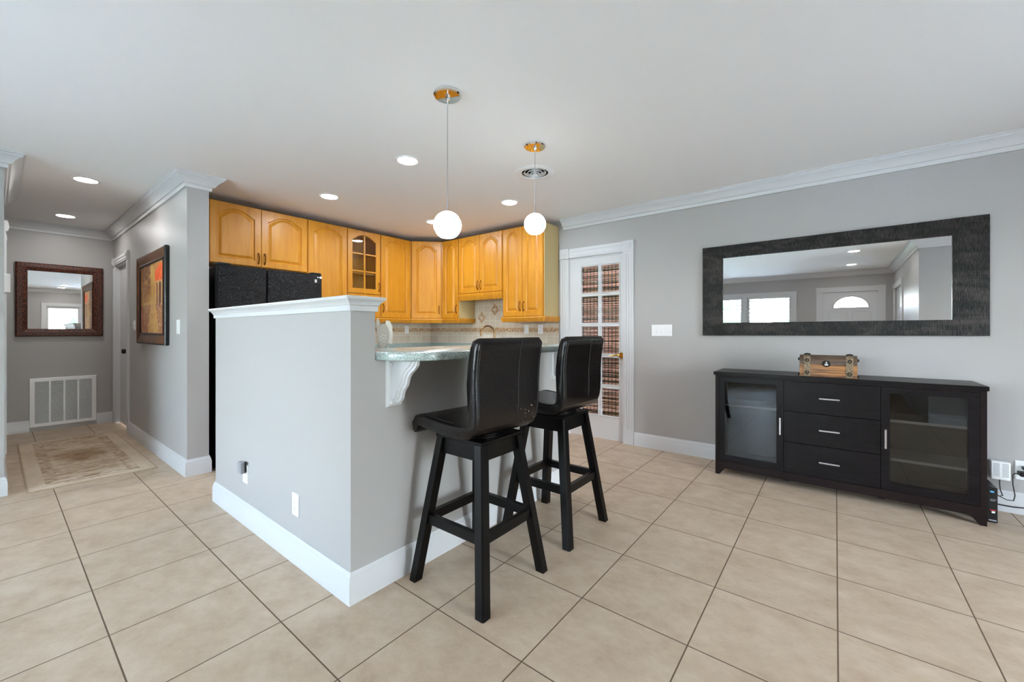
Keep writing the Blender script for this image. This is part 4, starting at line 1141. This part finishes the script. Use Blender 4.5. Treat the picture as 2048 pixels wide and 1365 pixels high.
# chest on the sideboard
ch = thing('wooden_chest', 'small banded wooden chest with a round metal lock on the sideboard', 'chest', (3.93, 0.045, 0.866))
KX0, KX1, KY0, KY1 = 3.835, 3.99, -0.125, 0.215
Kz = 0.866
MB().box(KX0, KX1, KY0, KY1, Kz, Kz + 0.092, bev=0.002).build('box', 'chest', ch)
lid = [(KX0, 0.094), (KX0, 0.128), (KX0 + 0.012, 0.146), (KX0 + 0.04, 0.158), (KX0 + 0.0775, 0.161), (KX1 - 0.04, 0.158), (KX1 - 0.012, 0.146), (KX1, 0.128), (KX1, 0.094)]
ld = MB().rings([[(x, y, Kz + z) for x, z in lid] for y in (KY0, KY1)], True, True, True).build('lid', 'chest_dark', ch, smooth=True)
for yc in (0.168, -0.082):
    mb = MB()
    path = [(KX0, 0.002), (KX0, 0.128), (KX0 + 0.012, 0.146), (KX0 + 0.04, 0.158), (KX0 + 0.0775, 0.161), (KX1 - 0.04, 0.158), (KX1 - 0.012, 0.146), (KX1, 0.128), (KX1, 0.002)]
    cx_ = (KX0 + KX1) / 2
    outp = [(cx_ + (x - cx_) * 1.05, z + (0.004 if z > 0.13 else 0)) for x, z in path]
    rr = []
    for y in (yc - 0.020, yc + 0.020):
        rr.append([(x, y, Kz + z) for x, z in outp] + [(x, y, Kz + z) for x, z in reversed(path)])
    mb.rings(rr, True, True, True)
    sp_ = mb.build('strap', 'strap', ch)
    mb = MB()
    for z in (0.030, 0.122):
        for k in range(12):
            a0_, a1_ = 2 * math.pi * k / 12, 2 * math.pi * (k + 1) / 12
            mb.tube([(KX0 - 0.007, yc + 0.010 * math.cos(a0_), Kz + z + 0.012 * math.sin(a0_)), (KX0 - 0.007, yc + 0.010 * math.cos(a1_), Kz + z + 0.012 * math.sin(a1_))], 0.0028, 6)
    mb.tube([(KX0 + 0.03, yc - 0.02, Kz + 0.166), (KX0 + 0.03, yc, Kz + 0.171), (KX0 + 0.03, yc + 0.02, Kz + 0.166)], 0.005, 8)
    mb.build('buckle', 'iron', sp_, smooth=True)
mb = MB()
ringf = lambda sc, d: [(KX0 - d, 0.052 + 0.026 * sc * math.cos(2 * math.pi * k / 20), Kz + 0.100 + 0.024 * sc * math.sin(2 * math.pi * k / 20)) for k in range(20)]
mb.rings([ringf(1, 0), ringf(1, 0.004), ringf(0.86, 0.006), ringf(0.8, 0.004)], True, False, True)
lk = mb.build('lock', 'iron', ch, smooth=True)
MB().box(KX0 - 0.010, KX0 - 0.003, 0.040, 0.064, Kz + 0.084, Kz + 0.100, bev=0.003).box(KX0 - 0.009, KX0 - 0.003, 0.046, 0.058, Kz + 0.098, Kz + 0.116, bev=0.003).build('hasp', 'steel', lk)
mb = MB()
for y in (KY0, KY1):
    for z in (0.012, 0.128):
        mb.tube([(KX0 + 0.008, y + (0.004 if y == KY1 else -0.004), Kz + z - 0.008), (KX0 + 0.008, y + (0.004 if y == KY1 else -0.004), Kz + z + 0.012)], 0.006, 8)
mb.build('corner_caps', 'iron', ch, smooth=True)

# long mirror above the sideboard
lm = thing('wall_mirror', 'long wall mirror in a rough black wooden frame above the sideboard', 'mirror', (XR, 0.084, 1.167))
mx0, mx1 = XR - 0.028, XR - 0.002
for nm, a in (('frame_board', (0.816, 0.990, 1.167, 1.996)), ('frame_board', (-0.822, -0.646, 1.176, 2.003))):
    MB().box(mx0, mx1, a[0], a[1], a[2], a[3], bev=0.0015).build(nm, 'sawn', lm)
for (zl, zr, zl2, zr2) in ((1.168, 1.176, 1.286, 1.289), (1.882, 1.884, 1.996, 2.002)):
    MB().hexa([(mx0, -0.6455, zr), (mx1, -0.6455, zr), (mx1, 0.8155, zl), (mx0, 0.8155, zl)], [(mx0, -0.6455, zr2), (mx1, -0.6455, zr2), (mx1, 0.8155, zl2), (mx0, 0.8155, zl2)]).build('frame_board', 'sawn', lm)
box('mirror_glass', 'mirror', lm, XR - 0.016, XR - 0.012, -0.66, 0.83, 1.27, 1.90)

# router, white adapter, cords, outlet by the right edge
rt = thing('modem', 'slim black upright modem standing on the floor behind the sideboard end', 'modem', (3.985, -0.782, 0))
box('case', 'black_plastic', rt, 3.90, 4.10, -0.800, -0.752, 0.0, 0.222, bev=0.004)
mb = MB()
mb.rings([[(3.8985, -0.776 + 0.010 * math.cos(2 * math.pi * k / 16), 0.196 + 0.006 * math.sin(2 * math.pi * k / 16)) for k in range(16)], [(3.901, -0.776 + 0.010 * math.cos(2 * math.pi * k / 16), 0.196 + 0.006 * math.sin(2 * math.pi * k / 16)) for k in range(16)]], True, True, True)
mb.build('logo', 'blue_paint', rt)['label'] = 'light blue oval mark'
mb = MB()
for k, z in enumerate((0.148, 0.142, 0.137)):
    mb.box(3.8988, 3.901, -0.795 + 0.004 * k, -0.768, z, z + 0.002)
mb.box(3.8988, 3.901, -0.794, -0.762, 0.012, 0.020)
mb.build('printed_text', 'bead', rt)
MB().box(3.8988, 3.901, -0.792, -0.766, 0.078, 0.083).build('mark', 'red_paint', rt)['label'] = 'small red mark'
MB().box(3.8988, 3.901, -0.788, -0.774, 0.062, 0.074).build('light_icon', 'plastic', rt)['label'] = 'small white mark'
ad = thing('network_box', 'white vented network box on the wall beside the sideboard', 'network box', (4.17, -0.862, 0.22))
MB().box(4.135, 4.19, -0.905, -0.818, 0.222, 0.342, bev=0.006, seg=2).build('case', 'plastic', ad, smooth=True)
mb = MB()
for c in (-0.882, -0.842):
    for k in range(12):
        mb.box(4.1335, 4.1365, c - 0.014, c + 0.014, 0.245 + k * 0.0075, 0.248 + k * 0.0075)
mb.build('vents', 'grey_plastic', ad)
plate('wall_outlet', 'white outlet near the floor at the right edge with black plugs', 'outlet', mpR, -0.975, 0.290, w=0.078, h=0.125)
pg = thing('power_adapter', 'black plug adapter in the outlet right of the sideboard', 'adapter', (4.16, -0.975, 0.28))
box('body', 'black_plastic', pg, 4.130, 4.196, -1.000, -0.942, 0.262, 0.288, bev=0.005)
MB().tube([(4.15, -0.943, 0.275), (4.15, -0.925, 0.276), (4.15, -0.915, 0.262), (4.155, -0.917, 0.20), (4.15, -0.925, 0.13), (4.13, -0.915, 0.10), (4.10, -0.88, 0.105), (4.08, -0.84, 0.13), (4.09, -0.8005, 0.15)], 0.0028, 8).build('cable', 'cord', pg, smooth=True)
pg2 = thing('power_plug', 'black plug with a thick cord above the power adapter', 'plug', (4.17, -0.985, 0.315))
box('plug', 'black_plastic', pg2, 4.160, 4.1962, -1.01, -0.962, 0.298, 0.322, bev=0.004)
MB().tube([(4.165, -1.008, 0.31), (4.12, -1.03, 0.26), (4.06, -1.01, 0.16), (4.06, -0.96, 0.085), (4.08, -0.90, 0.072), (4.09, -0.85, 0.07), (4.09, -0.8005, 0.075)], 0.0045, 8).build('cable', 'cord', pg2, smooth=True)
tag(MB().tube([(4.165, -0.862, 0.222), (4.165, -0.862, 0.19), (4.16, -0.864, 0.15), (4.14, -0.87, 0.12), (4.11, -0.85, 0.12), (4.10, -0.8005, 0.13)], 0.003, 8).build('cable', 'cord', smooth=True), 'thin black cable hanging below the white network box', 'cable')

# ------------------------------------------------------------------ hall
hm = thing('wall_mirror', 'square hall mirror in a speckled bronze frame above the return grille', 'mirror', (0.52, 7.56, 1.143))
mpB = lambda a, z, d: (a, 7.56 - d, z)
mb = MB(); frame_rings(mb, mpB, 0.155, 0.887, 1.143, 2.028, [(0, 0.002), (0, 0.026), (0.012, 0.036), (0.05, 0.038), (0.085, 0.026), (0.095, 0.016), (0.095, 0.002)], closeback=True)
mb.build('frame', 'rust', hm)
box('mirror_glass', 'mirror', hm, 0.245, 0.80, 7.543, 7.548, 1.233, 1.940)
gr = thing('return_air_grille', 'large white return air grille low on the back hall wall', 'vent', (0.545, 7.56, 0.045))
mb = MB(); frame_rings(mb, mpB, 0.262, 0.828, 0.050, 0.637, [(0, 0), (0, 0.016), (0.006, 0.020), (0.040, 0.020), (0.044, 0.014), (0.044, 0)])
for k in (1, 2, 3):
    c = 0.306 + k * 0.1195
    mb.hexa([mpB(c - 0.008, 0.09, 0.0), mpB(c + 0.008, 0.09, 0), mpB(c + 0.008, 0.6, 0), mpB(c - 0.008, 0.6, 0)], [mpB(c - 0.008, 0.09, 0.018), mpB(c + 0.008, 0.09, 0.018), mpB(c + 0.008, 0.6, 0.018), mpB(c - 0.008, 0.6, 0.018)])
mb.build('frame', 'plastic', gr)
mb = MB()
for k in range(38):
    z = 0.098 + k * 0.0132
    mb.hexa([(0.300, 7.555, z + 0.007), (0.300, 7.543, z), (0.300, 7.543, z + 0.0022), (0.300, 7.555, z + 0.0092)], [(0.790, 7.555, z + 0.007), (0.790, 7.543, z), (0.790, 7.543, z + 0.0022), (0.790, 7.555, z + 0.0092)])
tag(mb.build('louvers', 'plastic', gr), kind='stuff')
box('filter', 'filter', gr, 0.300, 0.790, 7.556, 7.5595, 0.09, 0.60)

def colour_grid(name, mat, parent, mp, a0, a1, b0, b1, na, nb, fn):
    bm = bmesh.new(); vs = [[bm.verts.new(mp(a0 + (a1 - a0) * i / na, b0 + (b1 - b0) * j / nb)) for i in range(na + 1)] for j in range(nb + 1)]
    for j in range(nb):
        for i in range(na): bm.faces.new((vs[j][i], vs[j][i + 1], vs[j + 1][i + 1], vs[j + 1][i]))
    bm.verts.index_update()
    off = OFF.get(parent.name, (0, 0, 0)) if parent else (0, 0, 0)
    bmesh.ops.recalc_face_normals(bm, faces=bm.faces)
    bmesh.ops.translate(bm, verts=bm.verts, vec=[-v for v in off])
    me = bpy.data.meshes.new(name); bm.to_mesh(me); bm.free()
    ca = me.color_attributes.new('paint', 'FLOAT_COLOR', 'POINT')
    for j in range(nb + 1):
        for i in range(na + 1):
            ca.data[j * (na + 1) + i].color = (*lin(fn(i / na, j / nb)), 1)
    me.materials.append(mt[mat]); o = bpy.data.objects.new(name, me); COL.objects.link(o)
    if parent: o.parent = parent
    OFF[o.name] = off
    return o
def mixc(a, b, t):
    t = min(max(t, 0), 1); return tuple(a[i] + (b[i] - a[i]) * t for i in range(3))
def art(u, v):
    n1 = mnoise.noise((u * 4, v * 4, 1)) ; n2 = mnoise.noise((u * 14, v * 14, 5)); n3 = mnoise.noise((u * 34, v * 34, 9))
    c = mixc((176, 116, 52), (226, 186, 110), 0.5 + 0.8 * n1 + 0.3 * n2)
    if u < 0.45 and v > 0.45: c = mixc(c, (92, 46, 26), (0.45 + n2 + 0.5 * n3) * (v - 0.3) * 2)
    c = mixc(c, (206, 170, 66), max(0, 1 - abs(u - 0.52) / 0.13) * (0.7 if v > 0.45 else 0.2) * (0.6 + n2))
    if 0.62 < u < 0.98:
        ridge = 0.97 - abs(u - 0.84) * 0.5
        if 0.73 < v < ridge: c = mixc((222, 74, 26), (240, 120, 50), 0.5 + n2)
        elif 0.30 + (0.98 - u) * 0.2 < v <= 0.73: c = mixc((224, 178, 116), (196, 140, 86), 0.5 + n2)
        for uc, w in ((0.72, 0.025), (0.83, 0.045)):
            if abs(u - uc) < w and 0.36 < v < 0.68 + 0.03 * (1 - (abs(u - uc) / w) ** 2): c = mixc((78, 42, 26), (110, 60, 36), 0.5 + n2)
    if v < 0.42:
        pathw = 0.10 + (0.42 - v) * 0.35
        if abs(u - 0.55) < pathw: c = mixc((222, 176, 104), (200, 150, 84), 0.5 + n2)
        elif n3 + n2 * 0.6 > 0.1: c = random.choice([(196, 80, 44), (226, 170, 120), (150, 60, 40), (210, 150, 150), (236, 214, 170), (120, 84, 60)])
        else: c = mixc(c, (120, 66, 36), 0.5)
    return c
pa = thing('framed_painting', 'framed painting of an orange-roofed house and garden path in the hall', 'painting', (0.993, 5.35, 1.08))
mb = MB(); frame_rings(mb, mpHR, 4.765, 5.935, 1.080, 1.990, [(0, 0.002), (0, 0.030), (0.012, 0.037), (0.020, 0.036), (0.085, 0.020), (0.092, 0.024), (0.104, 0.024), (0.112, 0.014), (0.112, 0.002)], closeback=True)
fo = mb.build('frame', 'gilt', pa)
mb = MB(); frame_rings(mb, mpHR, 4.857, 5.843, 1.172, 1.898, [(-0.004, 0.025), (0.004, 0.030), (0.012, 0.030), (0.02, 0.018)]); mb.build('inner_lip', 'gilt_dark', fo)
mb = MB(); frame_rings(mb, mpHR, 4.763, 5.937, 1.078, 1.992, [(0, 0.004), (-0.002, 0.028), (0.004, 0.036), (0.010, 0.0378)]); mb.build('outer_edge', 'black_plastic', fo)
colour_grid('canvas', 'canvas', pa, lambda a, b: (0.993 - 0.016, a, b), 5.835, 4.865, 1.18, 1.89, 110, 90, art)

def rugc(u, v):
    x, y = u * 0.745, v * 2.10
    n1 = mnoise.noise((x * 7, y * 34, 2)); n2 = mnoise.noise((x * 30, y * 60, 4)); n3 = mnoise.noise((x * 3, y * 3, 8))
    c = mixc((216, 198, 176), (198, 178, 152), 0.5 + n3 + 0.4 * n2)
    du_, dv_ = min(u, 1 - u) * 0.745, min(v, 1 - v) * 2.10
    d = min(du_, dv_)
    dark = 0
    if d < 0.10: dark = 0.04 + 0.2 * max(0, n2)
    elif d < 0.175: dark = 0.34 + n1 * 0.8 + n2 * 0.6
    else:
        dark = 0.10 + 1.1 * max(0, n1) + 0.3 * n2
        m = ((u - 0.5) / 0.26) ** 2 + ((v - 0.5) / 0.17) ** 2
        if m < 1: dark += 0.55 * (1 - m)
        dark += 0.25 * max(0, 1 - abs(((u - 0.5) / 0.36) ** 2 + ((v - 0.5) / 0.34) ** 2 - 1) * 5) * (0.5 + n2)
    if d < 0.012: c = mixc(c, (150, 128, 100), 0.5)
    return mixc(c, (134, 102, 68), dark)
rug = colour_grid('rug', 'rug', None, lambda a, b: (a, b, 0.009), 0.152, 0.897, 4.69, 6.79, 110, 230, rugc)
# give the rug its thickness
bm = bmesh.new(); bm.from_mesh(rug.data)
ex = bmesh.ops.extrude_edge_only(bm, edges=[e_ for e_ in bm.edges if e_.is_boundary])
for v_ in [g_ for g_ in ex['geom'] if isinstance(g_, bmesh.types.BMVert)]: v_.co.z = 0.0005
bm.to_mesh(rug.data); bm.free()
tag(rug, 'faded beige and brown runner rug on the hall floor', 'rug')

ths = thing('door_chime', 'small white box high on the left hall wall at the edge', 'chime', (0.047, 5.30, 1.55))
box('case', 'plastic', ths, 0.047, 0.083, 5.22, 5.36, 1.52, 1.67, bev=0.004)
box('base', 'plastic', ths, 0.047, 0.053, 5.21, 5.37, 1.51, 1.68)

# ceiling fan (its blade tip shows in the long mirror)
fx, fyc = -1.35, 3.05
fan = thing('ceiling_fan', 'dark ceiling fan whose blade tip shows in the long mirror', 'ceiling fan', (fx, fyc, CEIL))
MB().lathe([(0.07, 0), (0.065, -0.03), (0.02, -0.05), (0.014, -0.055), (0.014, -0.12)], (fx, fyc, CEIL), 24).build('downrod', 'bronze', fan, smooth=True)
MB().lathe([(0.04, -0.115), (0.10, -0.13), (0.11, -0.18), (0.09, -0.22), (0.05, -0.24)], (fx, fyc, CEIL), 28).build('motor', 'bronze', fan, smooth=True)
for k in range(5):
    a = math.radians(-62 + 72 * k); ca_, sa_ = math.cos(a), math.sin(a)
    f = lambda r_, w_, z_: (fx + r_ * ca_ - w_ * sa_, fyc + r_ * sa_ + w_ * ca_, CEIL - 0.17 + z_)
    MB().hexa([f(0.10, -0.05, -0.006), f(0.64, -0.07, -0.012), f(0.64, 0.07, 0.012), f(0.10, 0.05, 0.006)], [f(0.10, -0.05, 0.0), f(0.64, -0.07, -0.006), f(0.64, 0.07, 0.018), f(0.10, 0.05, 0.012)]).build('blade', 'legwood', fan)

# ------------------------------------------------------------------ outside the windows
struct(box('ground', 'concrete', None, -14, 14, -16, 14, -0.25, -0.12))
def shrub(x, y, r, hgt, label):
    bm = bmesh.new(); bmesh.ops.create_icosphere(bm, subdivisions=4, radius=1)
    for v in bm.verts:
        k = 1 + 0.28 * mnoise.noise(v.co * 3 + Vector((x, y, 0))) + 0.15 * mnoise.noise(v.co * 9)
        v.co = Vector((x + v.co.x * r * k, y + v.co.y * r * k, max(-0.12, hgt / 2 + v.co.z * hgt / 2 * k - 0.05)))
    me = bpy.data.meshes.new('shrub'); bm.to_mesh(me); bm.free(); me.materials.append(mt['leaf'])
    o = bpy.data.objects.new('shrub', me); COL.objects.link(o); tag(o, label, 'shrub', 'shrubs outside the windows')
shrub(-6.5, 0.9, 0.8, 1.7, 'green shrub outside the shuttered window, seen in the long mirror')
shrub(-6.8, 3.2, 0.9, 2.4, 'taller green shrub outside the shuttered window')
shrub(2.9, -9.5, 1.0, 2.6, 'green shrub beyond the patio, seen in the hall mirror')
